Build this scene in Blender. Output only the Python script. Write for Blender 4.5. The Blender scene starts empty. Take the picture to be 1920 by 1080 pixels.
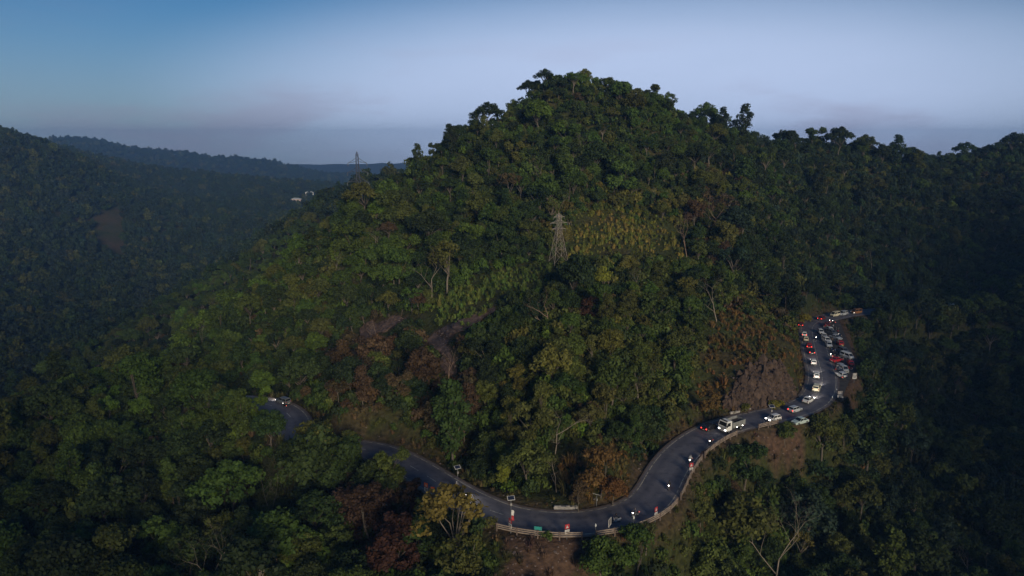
import bpy, bmesh, math, random
import numpy as np
from mathutils import Vector, Matrix, Euler

R = math.radians
random.seed(7)
rng = np.random.default_rng(7)
scene = bpy.context.scene

# ------------------------------------------------------------------ camera
CAM_H, PITCH, FPX = 64.0, R(12.0), 1280.0          # metres, radians, focal length in pixels of a 1920 px wide frame
cd = bpy.data.cameras.new('camera')
cam = bpy.data.objects.new('camera', cd)
scene.collection.objects.link(cam)
cam.location = (0, 0, CAM_H)
cam.rotation_euler = (R(90) - PITCH, 0, 0)
cd.sensor_width = 36.0
cd.lens = 24.0
cd.clip_start = 0.5
cd.clip_end = 20000
scene.camera = cam

# ------------------------------------------------------------------ sky and sun
SUN_EL, SUN_AZ, SKY_STRENGTH = R(16), R(162), 0.055                       # azimuth clockwise from +Y (the viewing direction): behind, to the right
world = bpy.data.worlds.new('World')
scene.world = world
world.use_nodes = True
wt = world.node_tree
wt.nodes.clear()
def wn(t, **kw):
    n = wt.nodes.new(t)
    for k, v in kw.items():
        setattr(n, k, v)
    return n
sky = wn('ShaderNodeTexSky', sky_type='NISHITA', sun_disc=False, sun_elevation=SUN_EL, sun_rotation=SUN_AZ,
         altitude=700, air_density=1.0, dust_density=0.5, ozone_density=4.0)
bg = wn('ShaderNodeBackground')
bg.inputs['Strength'].default_value = SKY_STRENGTH
wo = wn('ShaderNodeOutputWorld')
tc = wn('ShaderNodeTexCoord')
L = wt.links.new
L(bg.outputs['Background'], wo.inputs['Surface'])
def wmath(op, a, b=None):
    n = wn('ShaderNodeMath', operation=op)
    for k, v in enumerate((a, b)):
        if v is None:
            continue
        if isinstance(v, (int, float)):
            n.inputs[k].default_value = v
        else:
            L(v, n.inputs[k])
    return n.outputs[0]
def wmix(fac, a, b, blend='MIX'):
    n = wn('ShaderNodeMix', data_type='RGBA', blend_type=blend)
    for nm, v in (('Factor', fac), ('A', a), ('B', b)):
        if isinstance(v, (int, float)):
            n.inputs[nm].default_value = v
        elif isinstance(v, tuple):
            n.inputs[nm].default_value = (*v, 1)
        else:
            L(v, n.inputs[nm])
    return n.outputs['Result']
def smooth(v, lo, hi):
    n = wn('ShaderNodeMapRange', interpolation_type='SMOOTHSTEP')
    n.inputs['From Min'].default_value = lo
    n.inputs['From Max'].default_value = hi
    L(v, n.inputs['Value'])
    return n.outputs['Result']
K = 1.0 / SKY_STRENGTH
sep = wn('ShaderNodeSeparateXYZ')
L(tc.outputs['Generated'], sep.inputs[0])
# dusk tint of the clear air
base = wmix(1.0, sky.outputs['Color'], (0.55, 0.87, 1.04), 'MULTIPLY')
# lavender murk low over the horizon, all round
low = wmath('SUBTRACT', 1.0, smooth(sep.outputs['Z'], -0.02, 0.20))
base = wmix(wmath('MULTIPLY', low, 0.65), base, tuple(c * K for c in (0.28, 0.315, 0.425)))
# thin high veil, brightest over the hill: soft patch in the direction (azimuth 11, elevation 4 degrees), broken by streaks
mp = wn('ShaderNodeMapping')
mp.inputs['Scale'].default_value = (1.0, 1.0, 5.0)
L(tc.outputs['Generated'], mp.inputs['Vector'])
nz = wn('ShaderNodeTexNoise')
nz.inputs['Scale'].default_value = 2.6
nz.inputs['Detail'].default_value = 6
nz.inputs['Roughness'].default_value = 0.55
L(mp.outputs['Vector'], nz.inputs['Vector'])
sq = wn('ShaderNodeVectorMath', operation='MULTIPLY')
sq.inputs[1].default_value = (1, 1, 5.0)
L(tc.outputs['Generated'], sq.inputs[0])
nrm = wn('ShaderNodeVectorMath', operation='NORMALIZE')
L(sq.outputs[0], nrm.inputs[0])
dt = wn('ShaderNodeVectorMath', operation='DOT_PRODUCT')
gd = Vector((math.sin(R(11)) * math.cos(R(4)), math.cos(R(11)) * math.cos(R(4)), math.sin(R(3)) * 5.0)).normalized()
dt.inputs[1].default_value = gd
L(nrm.outputs[0], dt.inputs[0])
glow = smooth(dt.outputs['Value'], math.cos(R(40)), math.cos(R(9)))
glow = wmath('MULTIPLY', glow, wmath('ADD', 0.82, wmath('MULTIPLY', nz.outputs['Fac'], 0.3)))
base = wmix(wmath('MINIMUM', glow, 1.0), base, tuple(c * K for c in (0.47, 0.575, 0.81)))
# faint grey-pink streaks
st = smooth(nz.outputs['Fac'], 0.50, 0.68)
base = wmix(wmath('MULTIPLY', wmath('MULTIPLY', st, 0.5), low), base, tuple(c * K for c in (0.27, 0.235, 0.33)))
L(base, bg.inputs['Color'])

sd = bpy.data.lights.new('sun', 'SUN')
sd.energy = 2.7
sd.angle = R(17)
sd.color = (1.0, 0.85, 0.62)
sun = bpy.data.objects.new('sun', sd)
scene.collection.objects.link(sun)
sdir = Vector((math.sin(SUN_AZ) * math.cos(SUN_EL), math.cos(SUN_AZ) * math.cos(SUN_EL), math.sin(SUN_EL)))
sun.rotation_euler = sdir.to_track_quat('Z', 'Y').to_euler()

scene.view_settings.view_transform = 'Standard'
scene.view_settings.look = 'None'
scene.view_settings.exposure = 0.14
scene.view_settings.gamma = 1.0
scene.render.engine = 'CYCLES'
cy = scene.cycles
cy.use_denoising = True
cy.max_bounces = 4
cy.diffuse_bounces = 2
cy.glossy_bounces = 2
cy.transmission_bounces = 3
cy.volume_bounces = 0
cy.transparent_max_bounces = 8
cy.caustics_reflective = False
cy.caustics_refractive = False

# ------------------------------------------------------------------ photo pixel <-> world
SP, CP = math.sin(PITCH), math.cos(PITCH)
def at(px, py, t):
    """world point on the ray of a pixel at depth t along the optical axis"""
    u, v = (px - 960) / FPX, (py - 540) / FPX
    return np.array([u * t, (CP - v * SP) * t, CAM_H - (SP + v * CP) * t])
def on(px, py, z=0.0):
    """world point where the ray of a pixel meets the level z"""
    v = (py - 540) / FPX
    return at(px, py, (CAM_H - z) / (SP + v * CP))
def proj(P):
    P = np.atleast_2d(P)
    x, y, z = P[:, 0], P[:, 1], P[:, 2] - CAM_H
    t = y * CP - z * SP
    ts = np.where(t > 1, t, 1.0)
    return np.stack([960 + FPX * x / ts, 540 - FPX * (y * SP + z * CP) / ts, t], 1)
def inpoly(px, py, poly):
    px, py = np.asarray(px, float), np.asarray(py, float)
    res = np.zeros(px.shape, bool)
    n = len(poly)
    for i in range(n):
        x1, y1 = poly[i]
        x2, y2 = poly[(i + 1) % n]
        if y1 == y2:
            continue
        c = ((y1 > py) != (y2 > py)) & (px < (x2 - x1) * (py - y1) / (y2 - y1) + x1)
        res ^= c
    return res

# ------------------------------------------------------------------ small helpers
C = scene.collection
def link(o, parent=None):
    C.objects.link(o)
    if parent is not None:
        o.parent = parent
    return o
def tag(o, label=None, cat=None, group=None, kind=None):
    if label: o['label'] = label
    if cat: o['category'] = cat
    if group: o['group'] = group
    if kind: o['kind'] = kind
    return o
def empty(name, loc=(0, 0, 0), rz=0.0):
    o = bpy.data.objects.new(name, None)
    o.empty_display_size = 0.3
    link(o)
    o.location = loc
    o.rotation_euler = (0, 0, rz)
    return o
def npmesh(name, verts, faces, mats=(), midx=None, smooth=False):
    """mesh from arrays; faces is an (n,k) array or a list of such arrays"""
    if not isinstance(faces, list):
        faces = [faces]
    faces = [np.asarray(f, np.int32) for f in faces if len(f)]
    me = bpy.data.meshes.new(name)
    verts = np.asarray(verts, np.float32)
    me.vertices.add(len(verts))
    me.vertices.foreach_set('co', verts.ravel())
    loops = np.concatenate([f.ravel() for f in faces])
    tot = np.concatenate([np.full(len(f), f.shape[1], np.int32) for f in faces])
    st = np.concatenate([[0], np.cumsum(tot)[:-1]]).astype(np.int32)
    me.loops.add(len(loops))
    me.loops.foreach_set('vertex_index', loops)
    me.polygons.add(len(tot))
    me.polygons.foreach_set('loop_start', st)
    me.polygons.foreach_set('loop_total', tot)
    for m in mats:
        me.materials.append(m)
    if midx is not None:
        me.polygons.foreach_set('material_index', np.asarray(midx, np.int32))
    me.polygons.foreach_set('use_smooth', np.full(len(tot), smooth, bool))
    me.update(calc_edges=True)
    return me
def obj(name, me, parent=None):
    return link(bpy.data.objects.new(name, me), parent)
class MB:
    """collects shapes of one part"""
    def __init__(s):
        s.v, s.f = [], []
    def add(s, vs, fs):
        b = len(s.v)
        s.v += [tuple(v) for v in vs]
        s.f += [tuple(i + b for i in f) for f in fs]
    def box(s, c, d, M=None):
        x, y, z = [k / 2 for k in d]
        vs = [Vector((sx * x, sy * y, sz * z)) for sx in (-1, 1) for sy in (-1, 1) for sz in (-1, 1)]
        if M is not None:
            vs = [M @ v for v in vs]
        vs = [v + Vector(c) for v in vs]
        s.add(vs, [(0, 1, 3, 2), (4, 6, 7, 5), (0, 4, 5, 1), (2, 3, 7, 6), (0, 2, 6, 4), (1, 5, 7, 3)])
    def tube(s, pts, rad, n=6, cap=True):
        pts = [Vector(p) for p in pts]
        rings = []
        for i, p in enumerate(pts):
            d = (pts[min(i + 1, len(pts) - 1)] - pts[max(i - 1, 0)]).normalized()
            a = d.orthogonal().normalized()
            b = d.cross(a)
            r = rad[i] if isinstance(rad, (list, tuple)) else rad
            rings.append([p + a * (math.cos(2 * math.pi * k / n) * r) + b * (math.sin(2 * math.pi * k / n) * r) for k in range(n)])
        # keep rings aligned
        for i in range(1, len(rings)):
            best = min(range(n), key=lambda sft: sum((rings[i][(k + sft) % n] - rings[i - 1][k] - (pts[i] - pts[i - 1])).length for k in range(n)))
            rings[i] = [rings[i][(k + best) % n] for k in range(n)]
        vs = [v for r_ in rings for v in r_]
        fs = []
        for i in range(len(pts) - 1):
            for k in range(n):
                fs.append((i * n + k, i * n + (k + 1) % n, (i + 1) * n + (k + 1) % n, (i + 1) * n + k))
        if cap:
            fs.append(tuple(range(n))[::-1])
            fs.append(tuple((len(pts) - 1) * n + k for k in range(n)))
        s.add(vs, fs)
    def mesh(s, name, mat, smooth=False, bevel=0):
        me = bpy.data.meshes.new(name)
        me.from_pydata(s.v, [], s.f)
        bm = bmesh.new()
        bm.from_mesh(me)
        bmesh.ops.recalc_face_normals(bm, faces=bm.faces)
        if bevel:
            bmesh.ops.bevel(bm, geom=bm.edges[:], offset=bevel, segments=1, affect='EDGES', clamp_overlap=True)
        bm.to_mesh(me)
        bm.free()
        me.materials.append(mat)
        me.polygons.foreach_set('use_smooth', [smooth] * len(me.polygons))
        me.update()
        return me
    def build(s, name, mat, parent=None, smooth=False, bevel=0):
        return obj(name, s.mesh(name, mat, smooth, bevel), parent)

# ------------------------------------------------------------------ materials
def new_mat(name):
    m = bpy.data.materials.new(name)
    m.use_nodes = True
    nt = m.node_tree
    p = nt.nodes['Principled BSDF']
    return m, nt, p
def flat(name, col, rough=0.6, metal=0.0, emit=None, es=0.0, noise=0.12, nscale=6.0, spec=0.4, coat=0.0):
    """simple paint-like material with a little dirt noise"""
    m, nt, p = new_mat(name)
    tcn = nt.nodes.new('ShaderNodeTexCoord')
    n = nt.nodes.new('ShaderNodeTexNoise')
    n.inputs['Scale'].default_value = nscale
    n.inputs['Detail'].default_value = 4
    mr = nt.nodes.new('ShaderNodeMapRange')
    mr.inputs['From Min'].default_value = 0.3
    mr.inputs['From Max'].default_value = 0.7
    mr.inputs['To Min'].default_value = 1 - noise
    mr.inputs['To Max'].default_value = 1 + noise
    mx = nt.nodes.new('ShaderNodeMix')
    mx.data_type = 'RGBA'
    mx.blend_type = 'MULTIPLY'
    mx.inputs['Factor'].default_value = 1
    mx.inputs['A'].default_value = (*col, 1)
    nt.links.new(tcn.outputs['Object'], n.inputs['Vector'])
    nt.links.new(n.outputs['Fac'], mr.inputs['Value'])
    nt.links.new(mr.outputs['Result'], mx.inputs['B'])
    nt.links.new(mx.outputs['Result'], p.inputs['Base Color'])
    p.inputs['Roughness'].default_value = rough
    p.inputs['Metallic'].default_value = metal
    p.inputs['Specular IOR Level'].default_value = spec
    if coat:
        p.inputs['Coat Weight'].default_value = coat
        p.inputs['Coat Roughness'].default_value = 0.1
    if emit:
        p.inputs['Emission Color'].default_value = (*emit, 1)
        p.inputs['Emission Strength'].default_value = es
    return m
def ramp(nt, stops):
    r = nt.nodes.new('ShaderNodeValToRGB')
    e = r.color_ramp.elements
    while len(e) < len(stops):
        e.new(0.5)
    for k, (p_, c_) in enumerate(stops):
        e[k].position = p_
        e[k].color = (*c_, 1)
    return r

def leaf_material(name):
    m, nt, p = new_mat(name)
    a = nt.nodes.new('ShaderNodeAttribute')
    a.attribute_type = 'INSTANCER'
    a.attribute_name = 'tint'
    lv = nt.nodes.new('ShaderNodeAttribute')
    lv.attribute_type = 'GEOMETRY'
    lv.attribute_name = 'leafvar'
    mr = nt.nodes.new('ShaderNodeMapRange')
    mr.inputs['To Min'].default_value = 0.55
    mr.inputs['To Max'].default_value = 1.6
    nt.links.new(lv.outputs['Fac'], mr.inputs['Value'])
    mx = nt.nodes.new('ShaderNodeMix')
    mx.data_type = 'RGBA'
    mx.blend_type = 'MULTIPLY'
    mx.inputs['Factor'].default_value = 1
    nt.links.new(a.outputs['Color'], mx.inputs['A'])
    nt.links.new(mr.outputs['Result'], mx.inputs['B'])
    nt.links.new(mx.outputs['Result'], p.inputs['Base Color'])
    p.inputs['Roughness'].default_value = 0.65
    p.inputs['Specular IOR Level'].default_value = 0.18
    tr = nt.nodes.new('ShaderNodeBsdfTranslucent')
    nt.links.new(mx.outputs['Result'], tr.inputs['Color'])
    ms = nt.nodes.new('ShaderNodeMixShader')
    ms.inputs['Fac'].default_value = 0.22
    nt.links.new(p.outputs['BSDF'], ms.inputs[1])
    nt.links.new(tr.outputs['BSDF'], ms.inputs[2])
    nt.links.new(ms.outputs['Shader'], nt.nodes['Material Output'].inputs['Surface'])
    return m
M_LEAF = leaf_material('leaf')
M_BARK = flat('bark', (0.12, 0.10, 0.08), 0.9, noise=0.35, nscale=3)
M_PALEBARK = flat('pale_bark', (0.27, 0.225, 0.18), 0.9, noise=0.25, nscale=2)
M_DEADWOOD = flat('dead_wood', (0.26, 0.18, 0.13), 0.9, noise=0.25, nscale=2)

# ground: leaf litter, soil and low scrub
def ground_material():
    m, nt, p = new_mat('hill_ground')
    geo = nt.nodes.new('ShaderNodeNewGeometry')
    n1 = nt.nodes.new('ShaderNodeTexNoise')
    n1.inputs['Scale'].default_value = 0.09
    n1.inputs['Detail'].default_value = 8
    n2 = nt.nodes.new('ShaderNodeTexNoise')
    n2.inputs['Scale'].default_value = 1.1
    n2.inputs['Detail'].default_value = 6
    nt.links.new(geo.outputs['Position'], n1.inputs['Vector'])
    nt.links.new(geo.outputs['Position'], n2.inputs['Vector'])
    r1 = ramp(nt, [(0.3, (0.030, 0.042, 0.014)), (0.5, (0.042, 0.050, 0.018)), (0.7, (0.062, 0.052, 0.026))])
    r2 = ramp(nt, [(0.3, (0.55, 0.55, 0.55)), (0.7, (1.5, 1.4, 1.3))])
    nt.links.new(n1.outputs['Fac'], r1.inputs['Fac'])
    nt.links.new(n2.outputs['Fac'], r2.inputs['Fac'])
    soil = nt.nodes.new('ShaderNodeAttribute')
    soil.attribute_name = 'soil'
    m1 = nt.nodes.new('ShaderNodeMix')
    m1.data_type = 'RGBA'
    nt.links.new(soil.outputs['Fac'], m1.inputs['Factor'])
    nt.links.new(r1.outputs['Color'], m1.inputs['A'])
    m1.inputs['B'].default_value = (0.105, 0.062, 0.050, 1)
    mx = nt.nodes.new('ShaderNodeMix')
    mx.data_type = 'RGBA'
    mx.blend_type = 'MULTIPLY'
    mx.inputs['Factor'].default_value = 1
    nt.links.new(m1.outputs['Result'], mx.inputs['A'])
    nt.links.new(r2.outputs['Color'], mx.inputs['B'])
    nt.links.new(mx.outputs['Result'], p.inputs['Base Color'])
    p.inputs['Roughness'].default_value = 0.95
    p.inputs['Specular IOR Level'].default_value = 0.1
    bp = nt.nodes.new('ShaderNodeBump')
    bp.inputs['Strength'].default_value = 0.8
    bp.inputs['Distance'].default_value = 0.5
    nt.links.new(n2.outputs['Fac'], bp.inputs['Height'])
    nt.links.new(bp.outputs['Normal'], p.inputs['Normal'])
    return m
M_GROUND = ground_material()

def asphalt_material():
    m, nt, p = new_mat('asphalt')
    geo = nt.nodes.new('ShaderNodeNewGeometry')
    n1 = nt.nodes.new('ShaderNodeTexNoise')
    n1.inputs['Scale'].default_value = 0.25
    n1.inputs['Detail'].default_value = 6
    n2 = nt.nodes.new('ShaderNodeTexNoise')
    n2.inputs['Scale'].default_value = 14
    n2.inputs['Detail'].default_value = 3
    for n in (n1, n2):
        nt.links.new(geo.outputs['Position'], n.inputs['Vector'])
    r1 = ramp(nt, [(0.3, (0.108, 0.104, 0.124)), (0.55, (0.138, 0.131, 0.148)), (0.75, (0.175, 0.163, 0.168))])
    nt.links.new(n1.outputs['Fac'], r1.inputs['Fac'])
    # tyre-worn streaks along the lanes and dust at the edges (across the road, 'cross' runs 0..1)
    at_ = nt.nodes.new('ShaderNodeAttribute')
    at_.attribute_name = 'cross'
    r3 = ramp(nt, [(0.0, (1.7, 1.45, 1.2)), (0.10, (1.05, 1.03, 1.0)), (0.26, (0.78, 0.78, 0.81)), (0.4, (1.15, 1.14, 1.12)), (0.5, (1.0, 1.0, 1.0)),
                   (0.62, (1.15, 1.14, 1.12)), (0.76, (0.78, 0.78, 0.81)), (0.9, (1.05, 1.02, 1.0)), (1.0, (1.75, 1.45, 1.15))])
    nt.links.new(at_.outputs['Fac'], r3.inputs['Fac'])
    mx = nt.nodes.new('ShaderNodeMix')
    mx.data_type = 'RGBA'
    mx.blend_type = 'MULTIPLY'
    mx.inputs['Factor'].default_value = 1
    nt.links.new(r1.outputs['Color'], mx.inputs['A'])
    nt.links.new(r3.outputs['Color'], mx.inputs['B'])
    n3 = nt.nodes.new('ShaderNodeTexNoise')
    n3.inputs['Scale'].default_value = 0.8
    n3.inputs['Detail'].default_value = 7
    nt.links.new(geo.outputs['Position'], n3.inputs['Vector'])
    def mth(op, a, b):
        q = nt.nodes.new('ShaderNodeMath')
        q.operation = op
        for k, v in enumerate((a, b)):
            if isinstance(v, (int, float)):
                q.inputs[k].default_value = v
            else:
                nt.links.new(v, q.inputs[k])
        return q.outputs[0]
    edge = mth('ABSOLUTE', mth('SUBTRACT', at_.outputs['Fac'], 0.5), 0)
    edge = mth('ADD', edge, mth('MULTIPLY', mth('SUBTRACT', n3.outputs['Fac'], 0.5), 0.22))
    er = ramp(nt, [(0.44, (0, 0, 0)), (0.475, (1, 1, 1))])
    nt.links.new(edge, er.inputs['Fac'])
    md_ = nt.nodes.new('ShaderNodeMix')
    md_.data_type = 'RGBA'
    nt.links.new(er.outputs['Color'], md_.inputs['Factor'])
    nt.links.new(mx.outputs['Result'], md_.inputs['A'])
    md_.inputs['B'].default_value = (0.13, 0.095, 0.07, 1)
    oil = ramp(nt, [(0.36, (0.72, 0.72, 0.74)), (0.46, (1, 1, 1)), (0.60, (1, 1, 1)), (0.68, (1.22, 1.18, 1.14))])
    nt.links.new(n3.outputs['Fac'], oil.inputs['Fac'])
    mo = nt.nodes.new('ShaderNodeMix')
    mo.data_type = 'RGBA'
    mo.blend_type = 'MULTIPLY'
    mo.inputs['Factor'].default_value = 1
    nt.links.new(md_.outputs['Result'], mo.inputs['A'])
    nt.links.new(oil.outputs['Color'], mo.inputs['B'])
    nt.links.new(mo.outputs['Result'], p.inputs['Base Color'])
    p.inputs['Roughness'].default_value = 0.62
    p.inputs['Specular IOR Level'].default_value = 0.45
    bp = nt.nodes.new('ShaderNodeBump')
    bp.inputs['Strength'].default_value = 0.25
    bp.inputs['Distance'].default_value = 0.02
    nt.links.new(n2.outputs['Fac'], bp.inputs['Height'])
    nt.links.new(bp.outputs['Normal'], p.inputs['Normal'])
    return m
M_ASPHALT = asphalt_material()
def worn_paint(name, col):
    m, nt, p = new_mat(name)
    geo = nt.nodes.new('ShaderNodeNewGeometry')
    n1 = nt.nodes.new('ShaderNodeTexNoise')
    n1.inputs['Scale'].default_value = 0.9
    n1.inputs['Detail'].default_value = 7
    nt.links.new(geo.outputs['Position'], n1.inputs['Vector'])
    r1 = ramp(nt, [(0.38, tuple(c * 0.25 for c in col)), (0.55, col), (0.7, tuple(c * 1.05 for c in col))])
    nt.links.new(n1.outputs['Fac'], r1.inputs['Fac'])
    nt.links.new(r1.outputs['Color'], p.inputs['Base Color'])
    p.inputs['Roughness'].default_value = 0.7
    return m
M_LINE = worn_paint('road_paint', (0.55, 0.52, 0.46))
M_EDGELINE = worn_paint('edge_paint', (0.50, 0.44, 0.34))

# ------------------------------------------------------------------ the road's course (inner edge line traced from the photograph, level road)
INNER = [(1960, 566), (1880, 569), (1790, 574), (1700, 577), (1640, 579), (1590, 582), (1552, 588), (1525, 595), (1507, 605), (1501, 617), (1507, 658), (1512, 680), (1517, 698),
         (1516, 716), (1509, 735), (1494, 750), (1462, 762), (1404, 774), (1350, 786), (1315, 798), (1283, 815), (1250, 839), (1223, 871), (1209, 896),
         (1194, 923), (1172, 941), (1131, 955), (1065, 964), (1000, 958), (961, 950), (922, 934), (886, 917), (844, 892), (782, 855),
         (742, 840), (715, 832), (678, 827), (638, 826), (602, 820), (586, 804), (576, 779), (562, 766), (546, 757), (520, 749), (490, 745), (440, 742), (380, 742)]
def smooth_poly(P, step=1.0, it=3):
    P = np.asarray(P, float)
    for _ in range(it):                                # Chaikin
        Q = np.empty((2 * len(P), P.shape[1]))
        Q[0::2] = np.vstack([P[:1], 0.75 * P[:-1] + 0.25 * P[1:]])
        Q[1::2] = np.vstack([0.75 * P[:-1] + 0.25 * P[1:], P[-1:]])
        Q = np.vstack([P[:1]] + [np.vstack([0.75 * P[i] + 0.25 * P[i + 1], 0.25 * P[i] + 0.75 * P[i + 1]]) for i in range(len(P) - 1)] + [P[-1:]])
        P = Q
    s = np.concatenate([[0], np.cumsum(np.linalg.norm(np.diff(P, axis=0), axis=1))])
    k = np.arange(0, s[-1], step)
    return np.stack([np.interp(k, s, P[:, j]) for j in range(P.shape[1])], 1)
inner = smooth_poly([on(*p)[:2] for p in INNER], 1.0)
def normals2(P):
    d = np.gradient(P, axis=0)
    d /= np.linalg.norm(d, axis=1)[:, None] + 1e-9
    return d, np.stack([-d[:, 1], d[:, 0]], 1)
td, nd = normals2(inner)
# running from far right to the left end, the outer (valley) side lies to the left of travel
LANE = 6.9
center = inner + nd * (LANE / 2)
for _ in range(6):                                     # relax the offset curve
    center[1:-1] = 0.25 * center[:-2] + 0.5 * center[1:-1] + 0.25 * center[2:]
center = smooth_poly(center, 1.0, 1)
ctan, cnor = normals2(center)
def near_center(xy):
    """distance to the road's centre line, index, and signed offset (positive on the valley side)"""
    xy = np.atleast_2d(xy)
    dist = np.full(len(xy), 1e9)
    idx = np.zeros(len(xy), int)
    for a in range(0, len(xy), 20000):
        q = xy[a:a + 20000]
        d2 = ((q[:, None, :] - center[None, ::2, :]) ** 2).sum(2)
        i = d2.argmin(1)
        dist[a:a + 20000] = np.sqrt(d2[np.arange(len(q)), i])
        idx[a:a + 20000] = i * 2
    side = ((xy - center[idx]) * cnor[idx]).sum(1)
    return dist, idx, side
# the lay-by where cars are parked beside the far stretch
LAYBY = [(1530, 612), (1541, 600), (1556, 597), (1572, 600), (1578, 612), (1590, 640), (1602, 672), (1604, 690), (1597, 705), (1588, 725), (1578, 748), (1566, 735), (1556, 690), (1543, 650)]
layby = np.array([on(*p)[:2] for p in LAYBY])
def poly_dist(xy, poly):
    d = np.full(len(xy), 1e9)
    for i in range(len(poly)):
        a, b = poly[i], poly[(i + 1) % len(poly)]
        ab = b - a
        tt = np.clip(((xy - a) @ ab) / (ab @ ab), 0, 1)
        d = np.minimum(d, np.linalg.norm(xy - (a + tt[:, None] * ab), axis=1))
    return np.where(inpoly(xy[:, 0], xy[:, 1], [tuple(p) for p in poly]), 0.0, d)

# ------------------------------------------------------------------ terrain heights: a thin plate through points read off the photograph
CANOPY = 7.0
ctl = []
def cpt(px, py, t, up=CANOPY):
    p = at(px, py, t)
    ctl.append((p[0], p[1], p[2] - up))
for p in center[::9]:
    ctl.append((p[0], p[1], 0.0))
for p in layby[::2]:
    ctl.append((p[0], p[1], 0.0))
for a in [  # spur above the road, front face
    (1060, 860, 128), (1060, 800, 133), (1060, 700, 146), (1060, 600, 166), (1060, 500, 200), (1060, 400, 232), (1060, 300, 256), (1060, 200, 276), (1030, 130, 291),
    (900, 850, 142), (870, 720, 155), (860, 600, 176), (850, 500, 210), (850, 350, 258), (985, 168, 288), (955, 196, 286), (925, 212, 284), (875, 225, 280), (840, 252, 277), (785, 290, 272), (770, 340, 268), 
    (700, 700, 178), (700, 600, 203), (700, 450, 236), (700, 345, 266), (610, 395, 260), (600, 600, 216), (560, 690, 196), (500, 480, 250), (400, 560, 241), (290, 650, 228), (400, 660, 210),
    (160, 670, 212), (0, 745, 196), (150, 760, 180), (350, 760, 178),
    (1200, 820, 147), (1200, 700, 158), (1200, 600, 174), (1200, 500, 205), (1200, 400, 236), (1200, 300, 262), (1110, 132, 291), (1150, 155, 294), (1240, 170, 298),
    (1330, 700, 170), (1350, 600, 184), (1350, 500, 212), (1350, 400, 245), (1330, 300, 278), (1300, 212, 306), (1350, 215, 312), (1400, 238, 322), (1500, 245, 345), (1600, 258, 365), (1700, 288, 380), (1800, 285, 388), (1900, 262, 385),
    (1450, 500, 240), (1450, 400, 268), (1450, 300, 308), (1560, 540, 278), (1560, 450, 296), (1560, 350, 330), (1680, 500, 300), (1680, 400, 335), (1800, 520, 302), (1800, 400, 345), (1900, 500, 310), (1900, 400, 350),
]:
    sky_ = a[1] < 345 and a[:2] not in ((1060, 300), (1200, 300), (1450, 300), (1330, 300))
    flank = a[:2] in ((610, 395), (500, 480), (400, 560), (290, 650), (160, 670), (0, 745))
    cpt(*a, 7.5 if sky_ else 13.5 if flank else CANOPY)
    if sky_ or flank:                                  # the ground falls away behind the skyline
        p = at(a[0], a[1], a[2] + (38 if sky_ else 34))
        z0 = ctl[-1][2]
        ctl.append((p[0], p[1], z0 - (16 if sky_ else 20)))
for a in [(1420, 690, 174, 0), (1470, 660, 186, 0), (1440, 600, 196, 3), (1480, 640, 193, 0), (1385, 705, 170, 1), (1420, 560, 215, 3)]:  # the rock cutting
    cpt(*a)
for a in [  # below the road
    (300, 860, 150), (150, 900, 142), (0, 900, 146), (100, 1010, 124), (300, 1060, 113), (520, 880, 148), (600, 980, 121), (700, 940, 127, 8), (640, 880, 142, 8), (480, 1050, 112), (830, 985, 116, 7), (800, 1060, 106, 6),
    (1000, 1070, 109, 0), (1080, 1075, 110, 0), (940, 1075, 107, 0), (1250, 1050, 120), (1350, 960, 137), (1350, 1060, 124), (1450, 860, 166, 1), (1480, 960, 150), (1550, 1060, 136), (1640, 1000, 150), (1600, 850, 182),
    (1650, 760, 214), (1640, 690, 246), (1700, 900, 178), (1750, 1040, 148), (1800, 800, 216), (1850, 950, 172), (1900, 1060, 150), (1900, 850, 202), (1780, 690, 258), (1900, 720, 250), (1720, 630, 274), (1850, 610, 285),
]:
    cpt(*a)
for a in [  # far side of the valley at the left
    (0, 228, 820), (100, 258, 860), (150, 285, 890), (200, 312, 930), (330, 356, 1050), (450, 352, 1150), (560, 352, 1180), (640, 338, 1250), (560, 380, 900), (640, 400, 620), (300, 450, 760), (100, 420, 680), (0, 450, 620), (200, 560, 560),
    (150, 268, 2300), (190, 262, 2300), (240, 276, 2350), (300, 290, 2350), (370, 304, 2380), (430, 320, 2400), (500, 310, 2300), (560, 326, 2400), (640, 336, 2500),
    (0, 640, 430), (120, 640, 440), (400, 470, 720), (500, 430, 740), (330, 560, 560), (690, 350, 560), (760, 330, 480),
]:
    cpt(*a, 8)
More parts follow.
